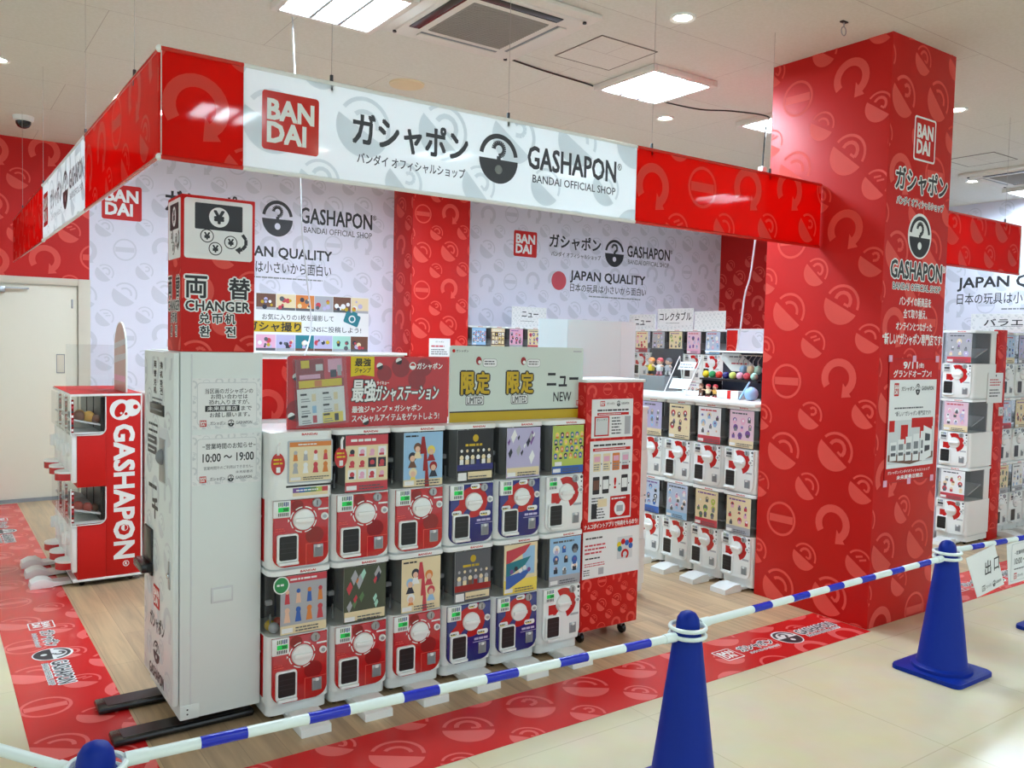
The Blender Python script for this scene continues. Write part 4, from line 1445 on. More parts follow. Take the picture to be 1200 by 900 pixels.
changer_face(f, .89, 1.20)
changer_face(g, -3.925, -3.695)

# everything of the changer except its skids stands a little nearer and higher
CAMP = Vector((0, 0, 1.7))
def nearer(objs, root_o, k):
    ro = Vector(root_o)
    for ob in objs:
        for q in ob.data.vertices:
            q.co = CAMP + (q.co + ro - CAMP) * k - ro
KC = .9775
nearer([c for c in ch.children if c.name.split('.')[0] not in ('base_skid', 'levelling_foot')], (.86, 3.69, 0), KC)
nearer(list(tb.children), (.89, 3.69, 1.6255), KC)
for ob in [x for x in COL.objects if x.get('group') == 'notices on the money changer']:
    nearer([ob], ob.location, KC)
# ------------------------------------------------------------------ signs on the machines
TOP = BASE + 2 * UH + .0005
def yfront(x):
    return 3.63 - (x - fx0) * .022
o = (1.36, 3.60, TOP)
rs = thing('header_sign', 'red header board with white katakana lettering on the three left machines', 'sign', o)
p = MB(o)
f = FR((0, 3.60, 1.7 * .027), (.973, 0, 0), (0, 0, .973))
p.prism(f, rrect(1.355, TOP - .012, 2.20, 1.612, .018, 5, (0, 1, 1, 0)), -.01, 0, 'panel_red')
for u, v, r in ((1.93, 1.56, .05), (2.06, 1.56, .045), (1.84, 1.53, .04), (2.02, 1.50, .05), (1.40, 1.36, .05)):
    p.disc(f, u, v, r, 'panel_red_dark', 1, 24)
p.build('board', rs)
p = MB(o)
for u, v in ((1.395, 1.515), (1.375, 1.335), (1.815, 1.565), (1.918, 1.59), (1.745, 1.298)):
    p.polys(f, [circle(0, 0, 1, 14, 0, PI)], u, v, .017, 'white', 2, .4)
    p.polys(f, [circle(0, 0, 1, 14, PI, 2 * PI)], u, v, .017, 'ink', 2, .4)
p.build('capsule_prints', rs)
p = MB(o)
p.poly(f, [(1.663, 1.515), (1.725, 1.523), (1.785, 1.515), (1.785, 1.611), (1.663, 1.611)], 'yellow', 3)
letter(rs, o, f, 'flag_lettering', '最強', (1.683, 1.565, 1.765, 1.602), 'ink', 4, .03, shear=.1)
letter(rs, o, f, 'flag_lettering', 'ジャンプ', (1.683, 1.532, 1.765, 1.558), 'ink', 4, .03, shear=.1)
p.build('yellow_flag', rs)
p = MB(o)
letter(rs, o, f, 'sign_lettering', '最強', (1.670, 1.395, 1.79, 1.50), 'white', 2, .035, out='ink', out_off=.05, shear=.12)
letter(rs, o, f, 'sign_lettering', 'ガシャステーション', (1.79, 1.395, 2.14, 1.47), 'white', 2, .035, out='ink', out_off=.06, shear=.2)
letter(rs, o, f, 'sign_lettering', 'サイキョー', (1.80, 1.475, 1.865, 1.492), 'white', 2, .03)
letter(rs, o, f, 'sign_lettering', '最強ジャンプ × ガシャポン', (1.672, 1.342, 2.05, 1.374), 'white', 2, .025)
letter(rs, o, f, 'sign_lettering', 'スペシャルアイテムをゲットしよう!', (1.672, 1.297, 2.15, 1.332), 'white', 2, .025)
letter(rs, o, f, 'sign_lettering', 'ガシャポン', (2.02, 1.550, 2.165, 1.582), 'white', 2, .03)
p.ring(f, 1.995, 1.567, .014, .019, 'white', 2, 0, 2 * PI, 18)
p.polys(f, [circle(0, 0, 1, 12, PI, 2 * PI)], 1.995, 1.567, .017, 'white', 2)
p.build('small_capsule_mark', rs)
# leaning leaflet rack in front of it
o = (1.47, 3.58, TOP)
t = thing('leaflet_holder', 'tilted clear leaflet holder with a product list, left end of the red header board', 'leaflet holder', o)
tl = .07
def tilt(pts):
    c, s_ = math.cos(tl), math.sin(tl)
    return [(1.51 + x * c - y * s_, 1.445 + x * s_ + y * c) for x, y in pts]
p = MB(o)
f2 = FR((0, 3.585, 1.7 * .027), (.973, 0, 0), (0, 0, .973))
p.prism(f2, tilt([(-.115, -.145), (.115, -.145), (.115, .155), (-.115, .155)]), -.002, 0, 'paper')
def trect(x0, y0, x1, y1, m_, ly):
    p.poly(f2, tilt([(x0, y0), (x1, y0), (x1, y1), (x0, y1)]), m_, ly)
trect(-.115, .02, .115, .155, 'panel_red_dark', 1)
trect(-.09, .115, -.05, .150, 'yellow', 2)
trect(.02, .06, .115, .155, 'rose_print', 2); trect(.04, .09, .11, .15, 'pink_print', 3); trect(.05, .065, .08, .10, 'night_print', 3); trect(.085, .07, .105, .12, 'grey_print', 4)
trect(-.10, .065, .0, .085, 'pink_print', 2); trect(-.02, .10, .015, .13, 'paper_grey', 2)
trect(-.105, .025, .105, .058, 'yellow', 2); trect(-.03, .027, .005, .055, 'orange_print', 3)
for y, n_, c in ((-.045, 2, 'paper'), (-.10, 2, 'paper'), (-.145, 2, 'paper')):
    for k in range(n_):
        x = -.105 + k * .107
        trect(x, y, x + .10, y + .055 if y > -.06 else y + .048, c if not (y < -.12 and k) else 'yellow_print', 2)
        trect(x + .004, y + .035, x + .035, y + .044, 'ink', 3)
        trect(x + .058, y + .006, x + .078, y + .04, random.Random(int(k + y * 99)).choice(('rose_print', 'cream_print', 'night_print', 'sky_print')), 3)
        trect(x + .006, y + .006, x + .05, y + .010, 'grey', 3); trect(x + .006, y + .016, x + .045, y + .020, 'grey', 3)
p.build('leaflet', t)
p = MB(o)
p.prism(FR((0, 3.579, 1.7 * .027), (.973, 0, 0), (0, 0, .973)), tilt([(-.13, -.155), (.13, -.155), (.13, .162), (-.13, .162)]), -.001, .0, 'clear_film')
p.build('clear_sleeve', t)
# limited / new sign
o = (2.21, 3.60, TOP)
ns = thing('header_sign', 'pale grey header board reading limited twice and new, with yellow base stripe', 'sign', o)
f = FR((0, 3.60, 1.7 * .027), (.973, 0, 0), (0, 0, .973))
p = MB(o)
p.prism(f, rrect(2.212, TOP - .012, 3.095, 1.672, .012, 4, (0, 1, 1, 0)), -.012, 0, 'sign_grey')
p.rect(f, 2.212, TOP - .011, 3.094, 1.325, 'gold', 1)
p.rect(f, 2.212, 1.325, 3.094, 1.332, 'ink', 1)
p.build('board', ns)
for k, (a, b) in enumerate(((2.275, 2.458), (2.563, 2.745))):
    p = MB(o)
    mid = (a + b) / 2
    for ch_, x0, x1 in (('限', a, mid - .002), ('定', mid + .002, b)):
        p.text(f, ch_, (x0 + .006, 1.422, x1 - .006, 1.534), 'ink', 1, .115)
        p.text(f, ch_, (x0 + .006, 1.422, x1 - .006, 1.534), 'gold', 3, .049)
    p.build('limited_lettering', ns)
    p = MB(o)
    p.rr(f, a + .033, 1.362, b - .036, 1.412, .008, 'ink', 1)
    p.rr(f, a + .036, 1.366, b - .040, 1.409, .006, 'paper', 2)
    p.text(f, 'LIMITED', (a + .042, 1.370, b - .046, 1.404), 'ink', 3, .02)
    p.build('limited_tag', ns)
    p = MB(o)
    p.disc(f, a + .11, 1.595, .022, 'red_dark_print', 2, 22, .8)
    p.disc(f, a + .115, 1.588, .010, 'paper', 3, 14)
    p.rr(f, a + .135, 1.562, a + .225, 1.606, .015, 'grey', 1)
    p.rr(f, a + .137, 1.564, a + .223, 1.604, .014, 'paper', 2)
    p.lines(f, (a + .145, 1.572, a + .215, 1.598), 2, 'ink_soft', 3, 5 + k)
    p.build('speech_bubble', ns)
p = MB(o)
letter(ns, o, f, 'new_lettering', 'ニュー', (2.838, 1.455, 3.06, 1.528), 'ink', 2, .03)
letter(ns, o, f, 'new_lettering', 'NEW', (2.885, 1.37, 3.012, 1.422), 'ink', 2, .01)
p.text(f, 'ガシャポン', (2.245, 1.638, 2.32, 1.652), 'ink_soft', 2, .02)
p.disc(f, 2.231, 1.645, .009, 'red', 2, 14)
p.bandai(f, (3.050, 1.345, 3.078, 1.373), 2)
p.rect(f, 3.02, 1.648, 3.08, 1.654, 'grey_print', 2)
p.build('small_logos', ns)
# back boards behind the signs
o = (1.30, 4.10, TOP)
p = MB(o)
p.box(1.30, 1.62, 4.10, 4.112, TOP, 1.585, 'red')
p.icons(SOUTH(0, 4.10), (1.302, TOP + .002, 1.618, 1.583), 'red_icon', 1, 6, .7, 1.4, 1.35)
tag(p.build('back_board'), 'red patterned board standing behind the red header board, beside the changer', 'board')
o = (3.2, 4.15, TOP)
wbx = thing('folding_board', 'plain white folding board standing behind the grey header board', 'board', o)
for (xa, ya), (xb, yb_) in (((3.16, 4.22), (3.335, 4.15)), ((3.335, 4.15), (3.79, 4.15)), ((3.79, 4.15), (3.97, 4.20))):
    p = MB(o)
    L = math.hypot(xb - xa, yb_ - ya)
    ff = FR((xa, ya, 0), ((xb - xa) / L, (yb_ - ya) / L, 0), (0, 0, 1))
    p.prism(ff, [(0.001, TOP), (L - .001, TOP), (L - .001, 1.848), (.001, 1.848)], -.008, 0, 'board_white')
    p.build('board_leaf', wbx)
p = MB((5.25, 9.045, 1.6))
p.box(5.10, 5.40, 9.046, 9.0495, 1.49, 1.715, 'paper')
f = SOUTH(0, 9.046)
p.text(f, 'ガシャポン', (5.19, 1.665, 5.31, 1.685), 'ink_soft', 1, .02)
p.lines(f, (5.13, 1.60, 5.37, 1.64), 1, 'rose_print', 1, 3)
p.lines(f, (5.13, 1.51, 5.37, 1.59), 3, 'ink_soft', 1, 4)
tag(p.build('notice_sheet'), 'small white notice on the far red pillar above the grey header board', 'notice')

# ------------------------------------------------------------------ red poster kiosk
o = (3.015, 3.585, 0)
kk = thing('poster_kiosk', 'narrow red patterned poster stand on casters, right end of the main machine row', 'poster stand', o)
p = MB(o)
p.box(3.028, 3.467, 3.585, 3.86, .06, 1.48, 'red', .006)
p.icons(SOUTH(0, 3.585), (3.034, .065, 3.461, 1.475), 'red_icon', 1, 12, .3, 3.07, .05)
p.icons(WEST(3.028, 0), (-3.855, .065, -3.59, 1.475), 'red_icon', 1, 13, .3, -3.8, .05)
p.build('cabinet', kk)
p = MB(o)
p.box(3.025, 3.475, 3.577, 3.868, 1.48, 1.497, 'white', .004)
p.build('top_trim', kk)
for x in (3.04, 3.36):
    for y in (3.60, 3.76):
        p = MB(o)
        p.lathe([(.026, -.012), (.032, -.007), (.032, .007), (.026, .012)], 'black', Matrix.Translation((x, y, .032)) @ Matrix.Rotation(PI / 2, 4, 'Y'), 16)
        p.box(x - .014, x + .014, y - .016, y + .016, .045, .084, 'steel', .003)
        p.build('caster', kk)
f = SOUTH(0, 3.585)
def kiosk_sheet(b_, lab):
    q = MB((b_[0], 3.584, b_[1]))
    q.box(b_[0], b_[2], 3.5815, 3.5838, b_[1], b_[3], 'paper')
    return q, SOUTH(0, 3.5815), lab
q, f, lab = kiosk_sheet((3.07, 1.165, 3.382, 1.385), 'white sheet with a red framed square at the top of the red poster stand')
q.bandai(f, (3.13, 1.345, 3.165, 1.375), 1); q.text(f, 'ガシャポン', (3.18, 1.352, 3.24, 1.367), 'ink_soft', 1, .02); q.emblem(f, (3.255, 1.343, 3.282, 1.375), 'ink', 'paper', 1); q.text(f, 'GASHAPON', (3.29, 1.353, 3.35, 1.366), 'ink_soft', 1, .02)
q.lines(f, (3.11, 1.312, 3.35, 1.332), 1, 'ink', 1, 2); q.rect(f, 3.11, 1.293, 3.35, 1.308, 'red', 1); q.lines(f, (3.12, 1.296, 3.34, 1.305), 1, 'paper', 2, 3)
q.rect(f, 3.09, 1.175, 3.20, 1.288, 'red', 1); q.rect(f, 3.098, 1.183, 3.192, 1.280, 'paper_grey', 2); q.text(f, 'ガシャポン', (3.105, 1.262, 3.185, 1.275), 'ink_soft', 3, .01)
q.lines(f, (3.22, 1.18, 3.30, 1.285), 6, 'ink_soft', 1, 4); q.rect(f, 3.32, 1.18, 3.365, 1.285, 'grey_print', 1)
tag(q.build('poster_sheet'), lab, 'poster', 'sheets on the red poster stand')
q, f, lab = kiosk_sheet((3.065, .690, 3.388, 1.148), 'tall white instruction sheet with small phone pictures on the red poster stand')
q.lines(f, (3.09, 1.112, 3.36, 1.135), 1, 'ink', 1, 5); q.rect(f, 3.085, 1.09, 3.37, 1.107, 'red', 1); q.lines(f, (3.10, 1.094, 3.35, 1.103), 1, 'paper', 2, 6)
for k in range(4):
    x = 3.09 + k * .072
    q.rr(f, x, .975, x + .055, 1.075, .005, ('cream_print', 'cream_print', 'orange_print', 'paper_grey')[k], 1); q.rect(f, x + .006, 1.03, x + .049, 1.06, 'pink_print', 2); q.lines(f, (x + .005, .98, x + .05, 1.02), 3, 'grey', 2, k)
    if k == 3:
        q.rect(f, x, .975, x + .055, 1.0, 'red_dark_print', 2)
    if k != 2:
        q.rr(f, x, .845, x + .05, .945, .005, 'ink', 1); q.rect(f, x + .004, .87, x + .046, .925, ('brown_print', 'paper', 'paper', 'paper')[k], 2)
    else:
        q.text(f, '!', (x + .018, .87, x + .032, .93), 'red', 1, .03)
    q.poly(f, [(x + .058, 1.01), (x + .066, 1.017), (x + .058, 1.024)], 'ink', 1); q.poly(f, [(x + .055, .885), (x + .064, .892), (x + .055, .899)], 'ink', 1)
q.rect(f, 3.225, .70, 3.38, .825, 'red', 1); q.lines(f, (3.235, .80, 3.37, .82), 1, 'paper', 2, 7); q.disc(f, 3.30, .75, .042, 'paper', 2, 26); q.rect(f, 3.275, .732, 3.325, .768, 'grey_print', 3)
q.lines(f, (3.085, .70, 3.20, .83), 8, 'ink_soft', 1, 8); q.rr(f, 3.085, .705, 3.125, .79, .004, 'ink', 2); q.rect(f, 3.13, .77, 3.20, .815, 'cream_print', 2)
tag(q.build('poster_sheet'), lab, 'poster', 'sheets on the red poster stand')
q, f, lab = kiosk_sheet((3.032, .365, 3.462, .635), 'wide white leaflet below the white lettering on the red poster stand')
q.lines(f, (3.05, .585, 3.20, .605), 1, 'ink', 1, 9); q.lines(f, (3.045, .50, 3.22, .565), 3, 'rose_print', 1, 10); q.lines(f, (3.05, .47, 3.18, .488), 1, 'ink', 1, 11); q.lines(f, (3.045, .43, 3.22, .455), 2, 'rose_print', 1, 12)
q.lines(f, (3.04, .38, 3.10, .42), 3, 'ink_soft', 1, 13); q.rect(f, 3.15, .38, 3.19, .42, 'grey_print', 1)
q.rect(f, 3.29, .45, 3.41, .58, 'paper_grey', 1)
for k, (u, v, c) in enumerate(((3.305, .535, 'yellow'), (3.335, .55, 'red'), (3.365, .54, 'blue_print'), (3.395, .55, 'red'), (3.31, .51, 'teal'), (3.395, .52, 'blue_print'))):
    q.disc(f, u, v, .017, c, 2 + k % 2, 16)
q.ring(f, 3.352, .475, .016, .03, 'red', 2, -1.2, 3.9, 18)
tag(q.build('poster_sheet'), lab, 'poster', 'sheets on the red poster stand')
q = MB(o)
q.text(SOUTH(0, 3.585), 'ナムコポイントアプリで特典をもらおう!', (3.04, .648, 3.45, .676), 'white', 2, .03)
q.build('stand_lettering', kk)

nearer([c for c in kk.children if not c.name.startswith('caster')], (3.015, 3.585, 0), .985)
for ob in [x for x in COL.objects if x.get('group') == 'sheets on the red poster stand']:
    nearer([ob], ob.location, .985)
# ------------------------------------------------------------------ posters on walls and pillar
o = (4.785, 2.848, .885)
t = thing('grand_opening_poster', 'grand opening poster with a shop picture on the front of the big red pillar', 'poster', o)
p = MB(o)
p.box(4.785, 5.348, 2.8455, 2.8485, .885, 1.65, 'red_dark_print')
f = SOUTH(0, 2.8455)
p.rect(f, 4.788, .888, 5.345, 1.647, 'red', 1)
p.build('sheet', t)
p = MB(o)
letter(t, o, f, 'poster_lettering', '9/11', (4.94, 1.59, 5.10, 1.63), 'white', 2, .04); letter(t, o, f, 'poster_lettering', '(金)', (5.115, 1.59, 5.175, 1.625), 'white', 2, .02)
letter(t, o, f, 'poster_lettering', 'グランドオープン!', (4.835, 1.535, 5.265, 1.58), 'white', 2, .03)
letter(t, o, f, 'poster_lettering', 'ガシャポンバンダイオフィシャルショップ', (4.82, .938, 5.30, .958), 'white', 2, .02)
letter(t, o, f, 'poster_lettering', '未来屋書店開店', (4.92, .900, 5.22, .926), 'white', 2, .03)
p = MB(o)
p.rect(f, 4.80, .975, 5.335, 1.52, 'paper', 2)
p.bandai(f, (4.85, 1.42, 4.90, 1.50), 3); p.text(f, 'ガシャポン', (4.93, 1.45, 5.08, 1.478), 'ink', 3, .02); p.emblem(f, (5.09, 1.425, 5.14, 1.495), 'ink', 'paper', 3); p.text(f, 'GASHAPON', (5.16, 1.452, 5.30, 1.478), 'ink', 3, .02)
p.lines(f, (4.86, 1.335, 5.28, 1.355), 1, 'ink_soft', 3, 3); p.text(f, '“新しい”ガシャポン専門店です!', (4.87, 1.295, 5.28, 1.325), 'ink_soft', 3, .02)
p.build('white_panel', t)
p = MB(o)
p.rect(f, 4.81, 1.0, 5.325, 1.27, 'paper_grey', 4)
p.rect(f, 4.81, 1.20, 4.87, 1.27, 'red', 5); p.rect(f, 5.06, 1.22, 5.31, 1.28, 'red', 5); p.rect(f, 4.94, 1.12, 5.02, 1.24, 'red', 6); p.rect(f, 5.16, 1.15, 5.30, 1.22, 'red', 5)
p.poly(f, [(4.81, 1.02), (5.06, .99), (5.325, 1.02), (5.325, 1.06), (4.81, 1.06)], 'brown_print', 5)
for k in range(5):
    x = 4.83 + k * .085
    h_ = .03 + .012 * k
    p.rect(f, x, 1.03 - h_ * .3, x + .07, 1.10 + h_ * 1.2, 'paper', 6)
    p.rect(f, x + .008, 1.05, x + .06, 1.07, 'ink_soft', 7); p.rect(f, x + .008, 1.085, x + .06, 1.105 + h_ * .4, 'grey', 7)
p.poly(f, [(5.20, 1.0), (5.30, 1.03), (5.30, 1.20), (5.20, 1.23)], 'paper', 8); p.poly(f, [(5.22, 1.06), (5.28, 1.07), (5.28, 1.10), (5.22, 1.10)], 'charcoal', 9); p.poly(f, [(5.22, 1.13), (5.28, 1.13), (5.28, 1.17), (5.22, 1.18)], 'charcoal', 9)
p.build('shop_picture', t)
for u, v in ((4.795, 1.65), (5.06, 1.65), (5.33, 1.65), (4.795, .885), (5.06, .885), (5.33, .885)):
    p = MB(o)
    p.rect(f, u - .02, v - .02, u + .02, v + .02, 'pink_print', 3)
    p.build('tape', t)
o = (3.1, YB - .006, 1.5)
t = thing('photo_poster', 'wide photo collage poster with a teal camera on the white back wall', 'poster', o)
p = MB(o)
f = SOUTH(0, YB - .006)
p.box(3.0, 4.52, YB - .006, YB - .001, 1.52, 2.19, 'paper')
p.build('sheet', t)
cols = ['brown_print', 'cream_print', 'orange_print', 'grey_print', 'brown_print', 'cream_print', 'pink_print', 'lilac_print', 'teal', 'lilac_print', 'mint_print', 'brown_print']
for k in range(12):
    r_, c = divmod(k, 6)
    x = 3.12 + c * .233
    z = 2.0 if r_ == 0 else 1.53
    p = MB(o)
    p.rect(f, x, z, x + .228, z + .185, cols[k], 1)
    rnd = random.Random(k + 3)
    for j in range(7):
        u, v = x + rnd.uniform(.03, .2), z + rnd.uniform(.03, .14)
        p.disc(f, u, v, rnd.uniform(.012, .032), rnd.choice(('paper', 'night_print', 'rose_print', 'cream_print', 'gold', 'lilac_print', 'ink_soft')), 2 + j % 3, 12)
    p.rect(f, x, z, x + .228, z + .03, rnd.choice(('ink_soft', 'grey_print', 'brown_print')), 2)
    p.build('photo', t)
p = MB(o)
letter(t, o, f, 'poster_lettering', 'お気に入りの1枚を撮影して', (3.19, 1.885, 4.06, 1.955), 'ink', 2, .008)
p.rect(f, 3.0, 1.745, 3.66, 1.87, 'gold', 1)
p.text(f, 'ガシャ撮り', (3.02, 1.755, 3.65, 1.86), 'ink', 2, .03)
letter(t, o, f, 'poster_lettering', 'でSNSに投稿しよう!', (3.69, 1.755, 4.42, 1.825), 'ink', 2, .008)
p.build('poster_lettering', t)
p = MB(o)
cc, sn = math.cos(-.35), math.sin(-.35)
R_ = lambda pts: [(4.30 + x * cc - y * sn, 1.93 + x * sn + y * cc) for x, y in pts]
p.poly(f, R_(rrect(-.10, -.075, .10, .065, .02)), 'teal', 4); p.poly(f, R_([(-.03, .065), (.05, .065), (.04, .09), (-.02, .09)]), 'teal', 4)
p.poly(f, R_(circle(0, -.005, .045, 22)), 'paper', 5); p.poly(f, R_(circle(0, -.005, .030, 22)), 'teal', 6)
p.build('camera_print', t)

# ------------------------------------------------------------------ red cabinets at left
CPITCH = .2965
def make_cabinet(y0):
    o = (.79, y0, 0)
    t = thing('capsule_cabinet', '', 'capsule toy machine', o)
    w = CPITCH - .012
    def bx(p, x0, x1, a, b, z0, z1, m_, bev=0.):
        p.box(x0, x1, y0 + a, y0 + b, z0, z1, m_, bev)
    p = MB(o)
    bx(p, 1.0, 1.222, 0, w, .05, 1.272, 'red', .003)
    for z0, z1 in ((.05, .415), (.667, 1.014)):
        bx(p, .828, 1.0, 0, w, z0, z1, 'red', .003)
    fs_ = SOUTH(0, y0)
    for z0 in (.415, 1.014):                      # rounded lower corner of each side window
        pts = [(1.0, z0)] + [(.955 + .045 * math.cos(a), z0 + .045 + .045 * math.sin(a)) for a in [i * PI / 16 - PI / 2 for i in range(9)]][::-1]
        p.prism(fs_, pts[::-1], -w, 0, 'red')
    p.build('body', t)
    p = MB(o)
    bx(p, .786, 1.226, -.004, w, 1.272, 1.288, 'white_plastic', .004)
    bx(p, .79, 1.222, 0, w, 1.288, 1.291, 'red')
    p.build('top_cover', t)
    p = MB(o)
    bx(p, .80, 1.226, -.004, w, .034, .05, 'white_plastic', .003)
    bx(p, 1.218, 1.226, -.004, .01, .07, 1.272, 'white_plastic')
    bx(p, .80, 1.22, .01, w - .01, .026, .034, 'dark')
    p.build('base_trim', t)
    for z0, z1 in ((.415, .667), (1.014, 1.272)):
        p = MB(o)
        bx(p, .97, .995, .02, w - .01, z0 + .01, z1 - .01, 'dark')
        bx(p, .80, .99, .01, w - .01, z0 + .005, z0 + .02, 'white_plastic')
        p.prism(fs_, [(.80, z0 + .10), (.97, z0 + .06), (.97, z0 + .07), (.80, z0 + .11)], -w + .01, -.01, 'paper_grey')
        p.build('window_tray', t)
        p = MB(o)
        pts = [(.995, z1), (.776, z1), (.776, z0 + .01)]
        p.wall_strip(fs_, [(.776, z0 + .012), (.776, z1 - .006)], -w, -.004, 'clear')
        p.poly(FR((0, y0 - .002, 0)), [(.776, z0 + .004), (.955, z0 + .004)] + [(.955 + .043 * math.cos(a), z0 + .045 + .043 * math.sin(a)) for a in [i * PI / 16 - PI / 2 for i in range(9)]] + [(.998, z1 - .004), (.776, z1 - .004)], 'clear', 0)
        p.build('window', t)
        p = MB(o)
        arc = [(.955 + .045 * math.cos(a), z0 + .045 + .045 * math.sin(a)) for a in [i * PI / 16 - PI / 2 for i in range(9)]]
        p.tube([(x_, y0 - .003, z_) for x_, z_ in [(.79, z1 - .003), (.79, z0)] + arc + [(1.0, z1 - .003)]], .004, 'white_plastic', 6)
        p.build('window_frame', t)
        p = MB(o)
        bx(p, .792, .808, -.005, .004, z0 + .02, z1 - .02, 'panel_red_dark')
        for k in range(7):
            bx(p, .794, .806, -.006, .003, z0 + .03 + k * .03, z0 + .045 + k * .03, ('paper', 'ink', 'rose_print')[k % 3])
        p.build('edge_label', t)
        # front below the window: dial, chute and rim
        zf = z0 - .345
        p = MB(o)
        bx(p, .796, .828, .004, w - .004, zf + .03, z0 - .004, 'white_plastic', .006)
        p.build('front_panel', t)
        p = MB(o)
        p.lathe([(.046, 0), (.046, .018), (.040, .024)], 'white_plastic', Matrix.Translation((.796, y0 + w / 2, zf + .24)) @ Matrix.Rotation(-PI / 2, 4, 'Y'), 22)
        bx(p, .752, .775, w / 2 - .01, w / 2 + .01, zf + .20, zf + .28, 'white', .005)
        p.build('dial', t)
        p = MB(o)
        p.prism(FR((0, 0, 0), (0, -1, 0), (-1, 0, 0)), [], 0, 0, 'red') if False else None
        fu = FR((0, 0, zf + .04), (0, -1, 0), (-1, 0, 0))      # from below; outline of the half-round tray
        half = [(-(y0 + w / 2) + .085 * math.cos(a), -.796 + .085 * math.sin(a)) for a in [i * PI / 12 for i in range(13)]]
        n_ = fu[3]
        for d0, d1, m_ in ((.0, .045, 'panel_red'), (.045, .058, 'white_plastic')):
            sg = 1 if n_.z > 0 else -1
            p.prism(fu, half, min(sg * d0, sg * d1), max(sg * d0, sg * d1), m_)
        p.build('chute_tray', t)
    for x in (.86, 1.16):
        p = MB(o)
        p.lathe([(.013, -.010), (.018, -.006), (.018, .006), (.013, .010)], 'black', Matrix.Translation((x, y0 + .05, .018)) @ Matrix.Rotation(PI / 2, 4, 'X'), 16)
        bx(p, x - .010, x + .010, .038, .062, .02, .03, 'steel', .003)
        p.build('caster', t)
    p = MB(o)
    fp = SOUTH(0, y0 + .08)
    p.prism(fp, [(.56, 0), (.565, .04), (.61, .062), (.66, .060), (.70, .03), (.86, .03), (.86, .012), (.70, .010), (.69, 0)], -.12, 0, 'white_plastic', .003)
    p.build('stabilizer_foot', t)
    return t
cab = make_cabinet(6.14)
dup(cab, (.79, 6.14 + CPITCH, 0), 0, 'middle red capsule cabinet of three, behind the one with white lettering', 'red capsule cabinets')
dup(cab, (.79, 6.14 + 2 * CPITCH, 0), 0, 'farthest red capsule cabinet of three in the left row', 'red capsule cabinets')
tag(cab, 'red capsule cabinet with white vertical lettering on its side, nearest of three', 'capsule toy machine', 'red capsule cabinets')
o = (.79, 6.14, 0)
fv = FR((1.114, 6.14, 0), (0, 0, -1), (1, 0, 0))
p = MB(o)
p.text(fv, 'GASHAPON', (-1.075, -.062, -.165, .062), 'white', 2, .045)
p.disc(fv, -.372, .002, .022, 'white', 3, 20); p.polys(fv, [circle(0, 0, 1, 14, 0, PI)], -.372, .002, .018, 'red', 4)
p.build('side_lettering', cab)
p = MB(o)
fs_ = SOUTH(0, 6.14)
p.ring(fs_, 1.125, .125, .016, .020, 'white', 2, 0, 2 * PI, 20)
p.text(fs_, 'R', (1.118, .115, 1.133, .135), 'white', 2, .03)
p.build('registered_mark', cab)
p = MB(o)
p.disc(fs_, 1.094, 1.178, .070, 'white', 2, 32)
p.disc(fs_, 1.160, 1.190, .058, 'white', 2, 30)
p.poly(fs_, [(1.088 + x * math.cos(.45) + y * math.sin(.45), 1.176 - x * math.sin(.45) + y * math.cos(.45)) for x, y in [(.030 * math.cos(a), .050 * math.sin(a)) for a in [k * PI / 12 for k in range(24)]]], 'red', 4)
p.disc(fs_, 1.185, 1.196, .016, 'red', 4, 18)
p.disc(fs_, 1.125, 1.150, .010, 'red', 5, 14)
p.disc(fs_, 1.095, 1.155, .008, 'white', 6, 12)
p.build('capsule_emblem', cab)
for k, (x, y, z, r, c, nm) in enumerate(((.845, 6.20, 1.135, .040, 'brown_print', 'dark brown'), (.905, 6.21, 1.128, .042, 'ball_gold', 'golden'), (.86, 6.27, 1.14, .036, 'ball_gold', 'second golden'), (.945, 6.19, 1.118, .030, 'brown_print', 'brown'),
                                   (.84, 6.20, .535, .034, 'brick_print', 'front brick red'), (.895, 6.20, .522, .034, 'brick_print', 'middle brick red'), (.94, 6.23, .508, .030, 'brown_print', 'dull brown'))):
    p = MB((x, y, z))
    p.ball((x, y, z), r, c)
    tag(p.build('toy_capsule'), nm + ' toy capsule in the %s side window of the lettered red cabinet' % ('upper' if z > 1 else 'lower'), 'toy capsule', 'capsules in the red cabinet')
t = thing('arched_board', 'round-topped pinkish board seen edge-on on top of the red cabinets', 'board', (1.13, 6.17, 1.2915))
p = MB((1.13, 6.17, 1.2915))
fa = WEST(1.13, 0)
prof = [(-6.60, 1.2915), (-6.17, 1.2915), (-6.17, 1.56)] + [(-6.385 + .215 * math.cos(a), 1.56 + .215 * math.sin(a)) for a in [k * PI / 14 for k in range(15)]] + [(-6.60, 1.56)]
p.prism(fa, prof, -.010, 0, 'white')
p.build('board', t)
p = MB((1.13, 6.17, 1.2915))
ins = [(u * .96 + -6.385 * .04, 1.2915 + (v - 1.2915) * .98) for u, v in prof]
p.poly(fa, ins, 'arch_print', 1)
p.poly(fa, [(-6.59, 1.58), (-6.18, 1.62), (-6.18, 1.66), (-6.59, 1.62)], 'paper_grey', 2); p.poly(fa, [(-6.59, 1.48), (-6.18, 1.52), (-6.18, 1.56), (-6.59, 1.53)], 'paper_grey', 2)
p.rect(fa, -6.58, 1.36, -6.19, 1.40, 'pink_print', 2)
p.build('print', t)
p = MB((.81, 6.5, 1.2915))
p.box(.81, 1.11, 6.50, 6.504, 1.2915, 1.61, 'clear_film')
tag(p.build('acrylic_sheet'), 'clear acrylic sheet standing on the red cabinets beside the arched board', 'acrylic sheet')
p = MB((3.0, 9.1, 0))
p.box(2.9, 4.80, 9.12, 9.54, 0.06, 1.50, 'white_metal', .004)
